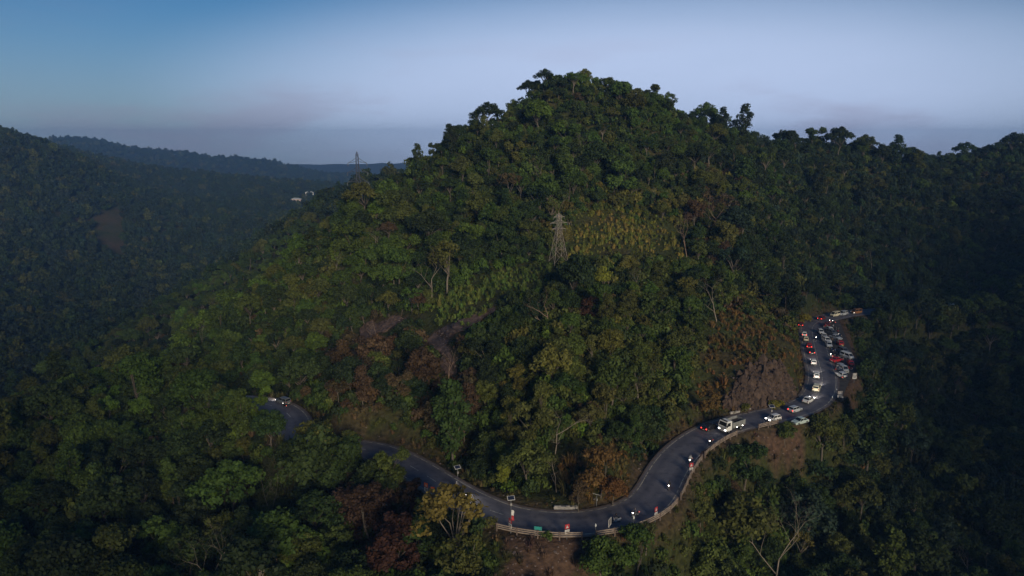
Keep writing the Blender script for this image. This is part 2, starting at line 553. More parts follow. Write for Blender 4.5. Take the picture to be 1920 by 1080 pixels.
for x, y, z in [(-260, 205, -50), (-330, 330, -78), (-200, 380, -35), (-120, 400, 0), (-60, 480, 20), (60, 470, 45), (200, 520, 30), (350, 560, 30), (430, 380, 62), (360, 250, 12), (215, 120, 10), (260, 90, 92), (310, 120, 110), (350, 180, 110), (400, 60, 110), (430, 160, 112), (520, 20, 110),  # includes an unseen right-hand ridge, added to shade the right slope
                (0, 55, -28), (-90, 50, -30), (90, 60, -34), (0, -20, -55), (60, -90, -50), (-200, 80, -24), (-120, -20, -30), (160, 0, -45), (190, 60, -10),
                # unseen hills added behind and beside the viewpoint for shade; sun enters their gap
                (0, -150, 96), (-80, -130, 112), (-250, -110, 110), (-420, -60, 90), (-60, -240, 100), (-250, -260, 110), (100, -150, -40), (130, -300, -50), (190, -120, 72), (300, -110, 112), (380, -20, 112), (260, -240, 80), (480, -200, 100), (-400, 150, -85), (-600, 60, -40), (200, -500, -70), (-700, -500, 30), (700, -600, 60),
                (600, 300, 110), (800, 800, 60), (0, 900, -20), (0, 1600, -40), (800, 1600, -20), (-900, 400, 110), (-1300, 900, 160), (-1000, 1400, 60), (-400, 1700, -60), (1600, 0, 60), (-1600, -400, 80), (0, -1500, 40), (1600, -1400, 60), (1800, 1800, 0),
                (-1700, 1900, 60), (0, 3000, -60), (-1400, 2950, -60), (-700, 3000, -60), (-900, 1750, -70), (1800, 3200, -20), (-1800, 3200, 0), (3200, 3200, -10), (3200, 0, 40), (-3200, 0, 60), (-3200, 3200, 20), (3200, -3000, 40), (-3200, -3000, 40), (0, -3200, 40)]:
    ctl.append((x, y, z))
ctl = np.array(ctl)
S = 100.0
def tps_k(r2):
    return np.where(r2 > 1e-12, 0.5 * r2 * np.log(np.maximum(r2, 1e-12)), 0.0)
XY = ctl[:, :2] / S
n = len(XY)
K = tps_k(((XY[:, None] - XY[None]) ** 2).sum(2)) + 0.002 * np.eye(n)
Pm = np.hstack([np.ones((n, 1)), XY])
A = np.block([[K, Pm], [Pm.T, np.zeros((3, 3))]])
W = np.linalg.solve(A, np.concatenate([ctl[:, 2], np.zeros(3)]))
def vnoise(x, y, seed=0):
    """value noise on a lattice"""
    xi, yi = np.floor(x).astype(np.int64), np.floor(y).astype(np.int64)
    fx, fy = x - xi, y - yi
    fx, fy = fx * fx * (3 - 2 * fx), fy * fy * (3 - 2 * fy)
    def h(a, b):
        k = (a * 374761393 + b * 668265263 + seed * 1442695) & 0xffffffff
        k = ((k ^ (k >> 13)) * 1274126177) & 0xffffffff
        return ((k ^ (k >> 16)) & 0xffff) / 65535.0
    return (h(xi, yi) * (1 - fx) + h(xi + 1, yi) * fx) * (1 - fy) + (h(xi, yi + 1) * (1 - fx) + h(xi + 1, yi + 1) * fx) * fy
def fbm(x, y, sc, oct=4, seed=0):
    v, a, f = 0, 0.5, 1.0 / sc
    for k in range(oct):
        v = v + a * (vnoise(x * f, y * f, seed + k * 17) - 0.5)
        a *= 0.5
        f *= 2.03
    return v * 2
def height(xy):
    xy = np.atleast_2d(np.asarray(xy, float))
    z = np.empty(len(xy))
    for a in range(0, len(xy), 8000):
        q = xy[a:a + 8000] / S
        z[a:a + 8000] = tps_k(((q[:, None] - XY[None]) ** 2).sum(2)) @ W[:n] + W[n] + q @ W[n + 1:]
    z = np.clip(z, -140, 260)
    x, y = xy[:, 0], xy[:, 1]
    d0 = np.hypot(x - 20, y - 230)
    far = np.clip((d0 - 330) / 400, 0, 1)
    z = z + fbm(x, y, 16, 3, 1) * 2.2 * (1 - far) + far * (fbm(x, y, 260, 5, 5) * 34)
    z = np.where(z > 95, 95 + 22 * np.tanh((z - 95) / 40), z)
    near = d0 < 420
    q = np.where(near)[0]
    if len(q):
        d, i, side = near_center(xy[q])
        dl = poly_dist(xy[q], layby)
        cut = np.where(side < 0, 3.2, 5.0)
        d1 = np.minimum(np.maximum(d - (LANE / 2 + 1.3), 0) / cut, np.maximum(dl - 1.0, 0) / 4.5)
        w = np.clip(d1, 0, 1)
        w = w * w * (3 - 2 * w)
        z[q] = z[q] * w - 0.30 * (1 - w)
    return z

def hq(xy):
    """terrain height read off the finished sheet"""
    xy = np.atleast_2d(xy)
    i = np.clip(np.searchsorted(gx, xy[:, 0]) - 1, 0, nx - 2)
    j = np.clip(np.searchsorted(gy, xy[:, 1]) - 1, 0, ny - 2)
    fx = (xy[:, 0] - gx[i]) / (gx[i + 1] - gx[i])
    fy = (xy[:, 1] - gy[j]) / (gy[j + 1] - gy[j])
    Z = TZ
    return (Z[j, i] * (1 - fx) + Z[j, i + 1] * fx) * (1 - fy) + (Z[j + 1, i] * (1 - fx) + Z[j + 1, i + 1] * fx) * fy
# bare patches, as outlines in the photograph
SCARP = [(1352, 764), (1368, 738), (1376, 728), (1384, 706), (1394, 702), (1400, 684), (1413, 688), (1425, 672), (1440, 686), (1452, 678), (1466, 682), (1473, 700), (1484, 715), (1482, 730), (1490, 744), (1484, 758), (1450, 766), (1425, 772), (1390, 774)]      # rock cutting
DIRT1 = [(930, 1008), (1000, 1004), (1096, 1010), (1105, 1040), (1110, 1090), (925, 1090), (960, 1050)]
DIRT2 = [(1412, 812), (1500, 806), (1508, 840), (1490, 872), (1440, 868), (1415, 845)]
DRYCUT = [(1300, 770), (1310, 715), (1330, 640), (1385, 560), (1408, 560), (1495, 640), (1512, 690), (1512, 735), (1480, 765), (1400, 775), (1340, 785)]
DRYFRONT = [(1050, 955), (1040, 900), (1075, 830), (1130, 825), (1180, 860), (1195, 905), (1160, 940), (1100, 955)]
GRASSY = [(1062, 480), (1075, 430), (1130, 385), (1200, 390), (1260, 430), (1300, 480), (1250, 478), (1180, 470), (1120, 478)]
SCRUB = [(800, 612), (810, 570), (860, 540), (930, 505), (1030, 492), (1040, 520), (985, 540), (940, 560), (905, 600), (850, 612)]
def rough(poly, amp, seed):
    """ragged outline"""
    rg = np.random.default_rng(seed)
    out = []
    for i in range(len(poly)):
        a, b = np.array(poly[i], float), np.array(poly[(i + 1) % len(poly)], float)
        k = max(1, int(np.linalg.norm(b - a) // 9))
        for j in range(k):
            out.append(tuple(a + (b - a) * j / k + rg.normal(0, amp, 2)))
    return out
GRASSY, SCRUB, DRYCUT, DRYFRONT = rough(GRASSY, 8, 1), rough(SCRUB, 6, 2), rough(DRYCUT, 7, 3), rough(DRYFRONT, 7, 4)
ROCK2 = [(676, 634), (680, 612), (698, 600), (706, 608), (722, 602), (735, 592), (762, 594), (758, 606), (736, 612), (724, 622), (708, 624), (700, 638)]
ROCK3 = [(806, 636), (816, 620), (850, 607), (885, 592), (925, 574), (930, 582), (900, 602), (874, 618), (846, 628), (838, 648), (850, 674), (860, 700), (842, 708), (828, 690), (826, 662), (814, 652)]
SCAR = [(170, 436), (178, 418), (186, 400), (200, 402), (208, 390), (220, 396), (232, 404), (228, 424), (236, 445), (233, 470), (226, 488), (214, 493), (206, 478), (193, 476), (186, 458), (174, 452)]

# one sheet: fine lines near the road, coarse ones far off
def lines(lo, a, b, hi, fine, far):
    mid = np.arange(a, b + 1e-6, fine)
    def tail(x0, x1):
        out, x, st = [], x0, fine
        while abs(x1 - x) > st:
            st = min(st * 1.12, far)
            x = x + st * (1 if x1 > x0 else -1)
            out.append(x)
        return out
    return np.array(tail(a, lo)[::-1] + list(mid) + tail(b, hi))
gx = lines(-3200, -150, 190, 3200, 1.8, 60)
gy = lines(-1500, 84, 330, 3600, 1.8, 60)
GX, GY = np.meshgrid(gx, gy)
txy = np.stack([GX.ravel(), GY.ravel()], 1)
tz = height(txy)
nx, ny = len(gx), len(gy)
TZ = tz.reshape(ny, nx)
ii = np.arange((ny - 1) * (nx - 1))
r_, c_ = ii // (nx - 1), ii % (nx - 1)
q0 = r_ * nx + c_
tv = np.column_stack([txy, tz])
tp = proj(tv)
# rough rock relief in the cutting
def soilmask():
    s = np.zeros(len(tv))
    for poly in (SCARP, DIRT1, DIRT2, SCAR, ROCK2, ROCK3):
        s = np.maximum(s, inpoly(tp[:, 0], tp[:, 1], poly))
    s[tp[:, 2] < 50] = 0
    s[(tp[:, 2] > 260) & ~inpoly(tp[:, 0], tp[:, 1], SCAR)] = 0
    s *= 1 - .35 * (tp[:, 2] > 260) - .35 * vnoise(tv[:, 0] / 9, tv[:, 2] / 6, 3)
    dd, _, side = near_center(txy)
    s = np.maximum(s, ((dd < LANE / 2 + 2.6) & (tp[:, 2] < 320)) * 0.45)
    s = np.maximum(s, (poly_dist(txy, layby) < 3) * 0.7)
    return s
soil = soilmask()
me = npmesh('terrain', tv, np.stack([q0, q0 + 1, q0 + nx + 1, q0 + nx], 1), [M_GROUND], smooth=True)
at_ = me.attributes.new('soil', 'FLOAT', 'POINT')
at_.data.foreach_set('value', soil.astype(np.float32))
terrain = tag(obj('terrain', me), 'forest floor of the wooded hills and valley', kind='structure')

# ------------------------------------------------------------------ road sheets
def ribbon(name, P, off0, off1, z, mat, cross=False, parent=None, i0=0, i1=None):
    i1 = i1 or len(P)
    Pn = P[i0:i1]
    t_, n_ = normals2(P)
    n_ = n_[i0:i1]
    k = 9 if cross else 2
    offs = np.linspace(off0, off1, k)
    V = np.concatenate([np.column_stack([Pn + n_ * o, np.full(len(Pn), z)]) for o in offs])
    m_ = len(Pn)
    F = np.concatenate([np.stack([np.arange(m_ - 1) + j * m_, np.arange(m_ - 1) + 1 + j * m_, np.arange(m_ - 1) + 1 + (j + 1) * m_, np.arange(m_ - 1) + (j + 1) * m_], 1) for j in range(k - 1)])
    me = npmesh(name, V, F, [mat])
    if cross:
        a = me.attributes.new('cross', 'FLOAT', 'POINT')
        a.data.foreach_set('value', np.repeat(np.linspace(0, 1, k), m_).astype(np.float32))
    return obj(name, me, parent)
HW = LANE / 2
road = tag(ribbon('road', center, -HW - 0.9, HW + 0.9, 0.0, M_ASPHALT, True), 'winding dark asphalt mountain road round the spur', kind='structure')
# lay-by sheet
bm = bmesh.new()
vs = [bm.verts.new((p[0], p[1], -0.012)) for p in layby]
bm.faces.new(vs)
bmesh.ops.recalc_face_normals(bm, faces=bm.faces)
me = bpy.data.meshes.new('parking_area')
bm.to_mesh(me)
bm.free()
M_LAYBY = flat('layby_gravel', (0.07, 0.062, 0.056), 0.9, noise=0.4, nscale=0.6)
me.materials.append(M_LAYBY)
tag(obj('pavement', me), 'worn parking lay-by beside the far stretch of road', kind='structure')
cpx = proj(np.column_stack([center, np.zeros(len(center))]))
tag(ribbon('edge_line', center, -HW - 0.09, -HW + 0.09, 0.005, M_EDGELINE, parent=road), 'worn pale line along the hill side of the road')
i_lay0 = int(np.argmin(np.hypot(cpx[:, 0] - 1540, cpx[:, 1] - 735)))
tag(ribbon('edge_line', center, HW - 0.09, HW + 0.09, 0.005, M_EDGELINE, parent=road), 'worn pale line along the valley side of the road')
# centre line dashes, each its own piece
s = 0
while s < len(center) - 8:
    px_, py_ = cpx[s, 0], cpx[s, 1]
    solid = px_ > 1490 and py_ < 745
    ln = 7 if solid else 4
    hide = (1180 < px_ < 1545 and py_ > 745) or (960 < px_ < 1260 and py_ > 850)       # worn away round the bends
    if not hide:
        ribbon('centre_line', center, -0.07, 0.07, 0.006, M_LINE, parent=road, i0=s, i1=s + ln + (1 if solid else 0))
    s += 7 if solid else (10 if not (780 < px_ < 960) else 6)

# ================================================================== vegetation
def leaf_cloud(centers, radii, n_each, size, flat_=0.85, up=0.35, rg=None, shell=(0.55, 1.22), aspect=1.5, droop=0.0):
    """leaf-sized faces spread over the outside of many small clumps"""
    rg = rg or rng
    V, F, LV = [], [], []
    for c, r in zip(centers, radii):
        k = max(6, int(n_each * (r / np.mean(radii)) ** 1.6))
        u = rg.normal(size=(k, 3))
        u[:, 2] += up
        u /= np.linalg.norm(u, axis=1)[:, None]
        pos = c + u * r * rg.uniform(shell[0], shell[1], (k, 1)) * np.array([1, 1, flat_])
        nrm = u + rg.normal(size=(k, 3)) * 0.55
        nrm[:, 2] += 0.25
        nrm /= np.linalg.norm(nrm, axis=1)[:, None]
        a = np.cross(nrm, rg.normal(size=(k, 3)))
        a /= np.linalg.norm(a, axis=1)[:, None] + 1e-9
        b = np.cross(nrm, a)
        s = size * rg.uniform(0.6, 1.35, (k, 1))
        a, b = a * s * aspect * 0.5, b * s * 0.5
        tipdrop = np.array([0, 0, -1.0]) * s * droop
        quad = np.stack([pos - a, pos - b * 1.0 + a * 0.1, pos + a + tipdrop, pos + b * 1.0 + a * 0.1], 1)
        base = sum(len(v) for v in V)
        V.append(quad.reshape(-1, 3))
        F.append((np.arange(k * 4).reshape(k, 4) + base))
        cv = rg.uniform(0.25, 0.75)
        LV.append(np.clip(cv + rg.normal(size=k) * 0.16, 0, 1))
    return np.concatenate(V), np.concatenate(F), np.concatenate(LV)
def crown_mesh(name, centers, radii, n_each, size, **kw):
    V, F, LV = leaf_cloud(np.asarray(centers, float), np.asarray(radii, float), n_each, size, **kw)
    me = npmesh(name, V, F, [M_LEAF])
    a = me.attributes.new('leafvar', 'FLOAT', 'FACE')
    a.data.foreach_set('value', LV.astype(np.float32))
    return me
def limb_mesh(name, base_h, tips, r0, mat, lean=(0, 0), wob=0.25, n=6, extra=None):
    mb = MB()
    rr = random.Random(hash(name) & 0xffff)
    top = Vector((lean[0], lean[1], base_h))
    mb.tube([(0, 0, -1.2), (0.03 * lean[0], 0.03 * lean[1], 0), (lean[0] * .45 + rr.uniform(-wob, wob), lean[1] * .45, base_h * .55), top], [r0 * 1.25, r0, r0 * .8, r0 * .62], n)
    for t in tips:
        t = Vector(t)
        mid = top.lerp(t, 0.5) + Vector((rr.uniform(-.4, .4), rr.uniform(-.4, .4), rr.uniform(-0.1, .5)))
        mb.tube([top - Vector((0, 0, rr.uniform(0, base_h * .3))), mid, t], [r0 * .45, r0 * .28, r0 * .08], 5)
    return mb.mesh(name, mat, True)
def bare_tree_mesh(name, h, spread, mat, seed, r0=0.22, levels=4, twist=0.35, fork=0.35, crook=0.1, kids=3):
    """leafless tree: recursive forking"""
    rr = random.Random(seed)
    mb = MB()
    def grow(p, d, ln, r, lev):
        pts, rad = [p], [r]
        segs = 3 if lev > 1 else 2
        for k in range(segs):
            d = (d + Vector((rr.uniform(-1, 1), rr.uniform(-1, 1), rr.uniform(-.5, .8))) * (crook + 0.09)).normalized()
            pts.append(pts[-1] + d * (ln / segs))
            rad.append(r * (1 - 0.42 * (k + 1) / segs))
        mb.tube(pts, rad, 5 if lev > 2 else 3, cap=False)
        if lev == 0:
            return
        for k in range(kids - (1 if lev < 3 and rr.random() < .35 else 0)):
            ax = Vector((rr.uniform(-1, 1), rr.uniform(-1, 1), rr.uniform(-.3, .5))).normalized()
            nd_ = (d * (1 - spread * .55) + ax * (spread + twist * rr.uniform(0, 1))).normalized()
            q = pts[-1] if k < 2 else pts[-2]
            grow(q, nd_, ln * rr.uniform(.5, .8), rad[-1] * rr.uniform(.6, .85), lev - 1)
    grow(Vector((0, 0, -.8)), Vector((rr.uniform(-.12, .12), rr.uniform(-.12, .12), 1)), h * fork + .8, r0, levels)
    me = mb.mesh(name, mat, True)
    co = np.empty(len(me.vertices) * 3, np.float32)
    me.vertices.foreach_get('co', co)
    co = co.reshape(-1, 3)
    co[:, 2] *= h / co[:, 2].max()
    me.vertices.foreach_set('co', co.ravel())
    me.update()
    return me

# --- broadleaf prototypes, nominal height 10 m, crown radius 4 m
M_SPARSEBARK = flat('grey_bark', (.18, .15, .12), .9, noise=.3, nscale=2)
PROTO = []                                             # (trunk mesh, crown mesh, crown centre height, crown radius, crown half height)
def proto(kind, seed):
    rg = np.random.default_rng(seed)
    cs, rs = [], []
    if kind == 'round':
        n_ = 58
        for k in range(n_):
            u = rg.normal(size=3)
            u /= np.linalg.norm(u)
            u[2] = abs(u[2]) * 1.25 - 0.5
            rad = rg.uniform(.5, 1.08)
            cs.append([u[0] * 3.2 * rad, u[1] * 3.2 * rad, 6.0 + u[2] * 3.2 * rad])
            rs.append(rg.uniform(.55, 1.25))
        bh, hc, hr, hh, each, size = 3.4, 6.2, 4.0, 3.8, 62, .34
    elif kind == 'tall':
        n_ = 46
        for k in range(n_):
            f = k / (n_ - 1)
            w = (math.sin(math.pi * (0.12 + 0.8 * f)) ** .8) * 2.2
            a = rg.uniform(0, 6.28)
            q = rg.uniform(.3, 1)
            cs.append([math.cos(a) * w * q, math.sin(a) * w * q, 3.2 + f * 8.8])
            rs.append(rg.uniform(.45, 1.05))
        bh, hc, hr, hh, each, size = 4, 7.6, 3.0, 5.0, 66, .33
    elif kind == 'umbrella':
        n_ = 48
        for k in range(n_):
            a = rg.uniform(0, 6.28)
            q = math.sqrt(rg.uniform(0.02, 1))
            tier = rg.choice([0, 0, 1])
            cs.append([math.cos(a) * 4.2 * q * (1 - .3 * tier), math.sin(a) * 4.2 * q * (1 - .3 * tier), 7.7 + tier * 1.3 - 1.2 * q * q + rg.uniform(-.4, .4)])
            rs.append(rg.uniform(.5, 1.1))
        bh, hc, hr, hh, each, size = 4.6, 7.8, 4.8, 2.4, 62, .33
    elif kind == 'sparse':
        n_ = 30
        for k in range(n_):
            u = rg.normal(size=3)
            u /= np.linalg.norm(u)
            u[2] = abs(u[2]) * 1.2 - .3
            rad = rg.uniform(.6, 1.1)
            cs.append([u[0] * 3.3 * rad, u[1] * 3.3 * rad, 6.8 + u[2] * 2.9 * rad])
            rs.append(rg.uniform(.5, 1.0))
        bh, hc, hr, hh, each, size = 4.5, 6.8, 4.0, 3.4, 44, .32
    elif kind == 'irregular':
        for lobe in range(6):
            a = rg.uniform(0, 6.28)
            lc = np.array([math.cos(a) * rg.uniform(.8, 2.4), math.sin(a) * rg.uniform(.8, 2.4), rg.uniform(4, 9)])
            for k in range(11):
                u = rg.normal(size=3)
                u /= np.linalg.norm(u)
                cs.append(list(lc + u * [1.5, 1.5, 1.0]))
                rs.append(rg.uniform(.5, 1.05))
        bh, hc, hr, hh, each, size = 3.6, 6.6, 4.0, 3.8, 60, .34
    crown = crown_mesh('crown_' + kind, cs, rs, each, size, rg=rg, up=.5, flat_=.8)
    pick = rg.choice(len(cs), 9, replace=False)
    trunk = limb_mesh('trunk_%s%d' % (kind, seed), bh, [cs[i] for i in pick], .2, M_BARK if kind != 'sparse' else M_SPARSEBARK, (rg.uniform(-.6, .6), rg.uniform(-.6, .6)))
    PROTO.append((trunk, crown, hc, hr, hh, kind))
for k_, s_ in [('round', 1), ('round', 2), ('round', 3), ('irregular', 4), ('irregular', 5), ('tall', 6), ('umbrella', 7), ('umbrella', 8), ('sparse', 9), ('sparse', 10)]:
    proto(k_, s_)

# --- palettes (leaf colours; some mixes run dark in place of shade)
TINT = {
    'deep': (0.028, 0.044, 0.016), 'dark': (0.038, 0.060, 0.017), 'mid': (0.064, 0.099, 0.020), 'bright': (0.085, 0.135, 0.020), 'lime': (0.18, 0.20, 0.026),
    'yellow': (0.140, 0.132, 0.030), 'olive': (0.084, 0.096, 0.023), 'brown': (0.085, 0.058, 0.030), 'ochre': (0.145, 0.088, 0.030), 'rust': (0.052, 0.027, 0.018), 'blue': (0.034, 0.056, 0.034), 'pinkish': (0.15, 0.09, 0.07)}
WORD = {'deep': 'blackish green', 'dark': 'dark green', 'mid': 'mid green', 'bright': 'fresh green', 'lime': 'lime green', 'yellow': 'yellowish', 'olive': 'olive green', 'brown': 'brownish', 'ochre': 'orange-brown', 'rust': 'rust red', 'blue': 'bluish green', 'pinkish': 'pinkish brown'}
ZONES = [  # pixel centre, radii, palette shares
    (700, 690, 110, 90, dict(brown=5, deep=3, olive=1)), (840, 740, 60, 130, dict(brown=6, olive=2, dark=2)), (720, 960, 90, 110, dict(rust=6, brown=2, olive=1)),
    (1120, 890, 90, 70, dict(yellow=2, brown=2, olive=3, mid=2)), (1370, 680, 150, 130, dict(olive=4, brown=2, yellow=2, mid=2)), (900, 560, 130, 60, dict(mid=3, bright=2, dark=2)),
    (1180, 440, 170, 90, dict(olive=4, yellow=3, mid=2)), (1330, 410, 90, 100, dict(olive=4, brown=3, yellow=1, dark=2)), (1290, 1000, 110, 90, dict(olive=4, brown=2, mid=2, dark=1)),
    (1060, 700, 130, 130, dict(mid=4, olive=5, bright=1, dark=1, yellow=1.4)), (1230, 620, 170, 160, dict(mid=4, dark=1, olive=5, yellow=1)), (500, 480, 260, 120, dict(dark=5, mid=4, bright=1, olive=2)),
    (150, 760, 260, 120, dict(dark=3, mid=4, olive=3, bright=1)), (250, 1000, 320, 160, dict(deep=4, dark=5, olive=3, mid=2)), (1050, 250, 260, 150, dict(dark=4, mid=5, olive=2, deep=2)),  # bottom-left mix chosen dark, shade put into the leaf colour
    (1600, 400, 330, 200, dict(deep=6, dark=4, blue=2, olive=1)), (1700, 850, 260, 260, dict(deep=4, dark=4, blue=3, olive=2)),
]
DEFAULT = dict(dark=5, mid=4, olive=2, deep=3, bright=.6, brown=.3)
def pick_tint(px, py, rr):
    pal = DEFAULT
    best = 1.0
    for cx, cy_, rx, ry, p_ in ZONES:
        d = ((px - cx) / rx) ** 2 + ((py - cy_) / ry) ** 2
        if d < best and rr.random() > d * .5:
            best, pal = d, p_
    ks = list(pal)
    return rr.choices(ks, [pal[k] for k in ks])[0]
def vary(col, rr, a=0.22):
    g = rr.uniform(1 - a, 1 + a)
    return tuple(max(0.005, c * g * rr.uniform(.9, 1.1)) for c in col)

def ray_ground(px, py, h, t0=92, t1=460):
    """first point of a pixel's ray that is h above the ground"""
    ts = np.arange(t0, t1, .5)
    P = at(px, py, 1.0) - [0, 0, CAM_H]
    P = P[None] * ts[:, None] + [0, 0, CAM_H]
    dz = P[:, 2] - hq(P[:, :2])
    i = np.where(dz < h)[0]
    i = i[0] if len(i) else len(ts) - 1
    p = P[i].copy()
    p[2] = hq(p[None, :2])[0]
    return p


# --- where the road and a few things must stay in view (outlines in the photograph)
VIS = [[(1497, 600), (1545, 586), (1612, 579), (1616, 590), (1578, 598), (1592, 640), (1608, 680), (1602, 708), (1586, 758), (1562, 772), (1525, 778), (1518, 798), (1470, 806), (1405, 810), (1390, 830), (1362, 838), (1335, 852), (1312, 890), (1292, 925),
        (1264, 955), (1225, 980), (1190, 996), (1100, 1014), (1000, 1012), (928, 1000), (915, 982), (885, 968), (872, 945), (830, 905), (785, 884), (780, 851), (850, 888), (922, 930), (1000, 953), (1065, 958), (1130, 948),
        (1175, 935), (1200, 900), (1220, 865), (1250, 835), (1300, 800), (1350, 778), (1440, 760), (1490, 748), (1508, 735), (1508, 690), (1497, 630)],
       [(512, 740), (535, 738), (552, 757), (568, 766), (580, 780), (588, 798), (560, 806), (538, 806), (530, 765)],
       [(668, 826), (715, 830), (762, 846), (752, 853), (690, 840)],
       DIRT1, DIRT2, SCARP, SCRUB, GRASSY, DRYCUT, DRYFRONT, ROCK2, ROCK3, [(1024, 396), (1070, 396), (1068, 484), (1026, 484)]]
def tmax(poly, f=1.0):
    t_ = [proj(ray_ground(x, y, .1))[0, 2] for x, y in poly]
    return min(t_) + (max(t_) - min(t_)) * f
PYLON_XY = ray_ground(1047, 492, .1, 150, 300)
VIST = [330, 330, 330, 112, 175, 190, tmax(SCRUB, .85), tmax(GRASSY, .7), tmax(DRYCUT, .55), tmax(DRYFRONT, .6), tmax(ROCK2), tmax(ROCK3), proj(PYLON_XY)[0, 2] + 4]
CLEAR = [DIRT1, DIRT2, SCARP, DRYCUT, DRYFRONT, GRASSY, SCRUB, ROCK2, ROCK3]
def clear_ground(px, py, t):
    m = np.zeros(len(px), bool)
    for poly in CLEAR:
        m |= inpoly(px, py, poly)
    return m & (t < 260)
RING = [(0, 0)] + [(math.cos(a), math.sin(a)) for a in np.linspace(0, 2 * math.pi, 12, endpoint=False)]
def blocks_view(P, hc, hr, hh, sc, shrink=.92):
    """crown outlines that would stand before the road"""
    top = proj(P + np.array([0, 0, 1.0]) * (hc * sc)[:, None])
    k = FPX / np.maximum(top[:, 2], 1)
    bad = np.zeros(len(P), bool)
    for poly, tm in zip(VIS, VIST):
        b = np.zeros(len(P), bool)
        for a, c in RING:
            b |= inpoly(top[:, 0] + a * hr * sc * k * shrink, top[:, 1] + c * hh * sc * k * shrink, poly)
        bad |= b & (top[:, 2] < tm)
    return bad

# --- trees one can pick out in the photograph: crown pixel, crown width in pixels
HERO = [  # shape, x, y, width, leaf colour, label
    ('round', 1130, 517, 44, 'lime', 'lime green vine-draped tree below and right of the hillside pylon'),
    ('tall', 945, 880, 34, 'lime', 'narrow lime green tree at foot of hill behind road'),
    ('round', 1036, 672, 84, 'yellow', 'pale yellowish round crown in the middle of the spur'),
    ('irregular', 1137, 686, 40, 'lime', 'small lime green tree right of the pale yellowish crown'),
    ('round', 592, 640, 50, 'bright', 'fresh green round tree left of the pink rocky patch'),
    ('round', 265, 758, 50, 'bright', 'fresh green round tree alone among darker trees far left'),
    ('irregular', 690, 950, 100, 'rust', 'big rust red tree left of the yellowish tree, upper of two'),
    ('irregular', 735, 1015, 110, 'rust', 'big rust red tree at bottom, lower of the two'),
    ('sparse', 850, 965, 150, 'yellow', 'large yellowish thin-leaved tree standing in front of the road'),
    ('sparse', 870, 1045, 110, 'olive', 'thin-leaved tree with pale branches at bottom below large yellowish tree'),
    ('sparse', 1503, 1015, 56, 'yellow', 'small yellowish tree beside the large forked bare tree'),
    ('irregular', 1105, 574, 44, 'rust', 'small reddish tree right of the dead tangled tree'),
    ('round', 1080, 508, 84, 'deep', 'very dark round tree at the foot of the hillside pylon'),
    ('sparse', 592, 818, 84, 'olive', 'thin olive tree before the small left stretch of road'),
    ('umbrella', 465, 565, 62, 'olive', 'pale olive flat-topped tree on the left flank ridge'),
    ('round', 640, 868, 84, 'dark', 'dark green round tree hiding road, left of rust red trees'),
    ('irregular', 655, 835, 50, 'olive', 'olive tree hiding the road right of thin olive tree'),
    ('irregular', 735, 872, 66, 'olive', 'olive tree before the road just above rust red trees'),
    ('irregular', 700, 880, 50, 'brown', 'brownish tree before the road beside the olive one'),
    ('round', 505, 792, 70, 'dark', 'dark green round tree left of the small road stretch'),
    ('round', 545, 850, 70, 'dark', 'dark green round tree below the thin olive tree'),
    ('round', 1130, 1045, 96, 'mid', 'mid green round tree below railing right of bare slope'),
    ('irregular', 1195, 1030, 84, 'mid', 'mid green uneven tree below railing under the riders'),
    ('sparse', 1212, 1008, 54, 'olive', 'thin olive tree reaching the railing near the signs'),
    ('round', 1475, 806, 44, 'olive', 'low olive round tree in front of the silver sedan'),
    ('irregular', 1400, 860, 74, 'dark', 'dark green tree on slope under the truck'),
    ('round', 1540, 805, 60, 'olive', 'olive round tree below the bend near silver sedan'),
    ('sparse', 1545, 820, 66, 'olive', 'thin tree with pale limbs below the silver sedan'),
    ('irregular', 1128, 872, 80, 'ochre', 'orange-brown dry tree on the bank behind the near bend'),
    ('round', 1150, 912, 56, 'ochre', 'low orange-brown dry tree close above the near bend'),
    ('irregular', 1085, 925, 50, 'brown', 'low brownish tree left of the orange-brown ones'),
    ('irregular', 1330, 748, 44, 'ochre', 'orange-brown tree left of the rock cutting'),
    ('round', 1010, 205, 62, 'bright', 'bright green crown high on the hill below the summit'),
    ('tall', 847, 262, 30, 'deep', 'dark pointed tree on the skyline of left shoulder'),
    ('umbrella', 1020, 138, 40, 'deep', 'dark flat-topped tree at the very summit'),
    ('tall', 1355, 205, 28, 'deep', 'tall dark narrow tree on the skyline right of summit'),
    ('tall', 1395, 225, 36, 'deep', 'second tall dark tree on the skyline right of summit'),
    ('umbrella', 1575, 242, 60, 'deep', 'dark flat-topped skyline tree above the parking lay-by'),
    ('tall', 1685, 268, 32, 'deep', 'dark narrow skyline tree before the pale far ridge'),
    ('umbrella', 1905, 250, 50, 'deep', 'dark spreading skyline tree at right edge'),
]
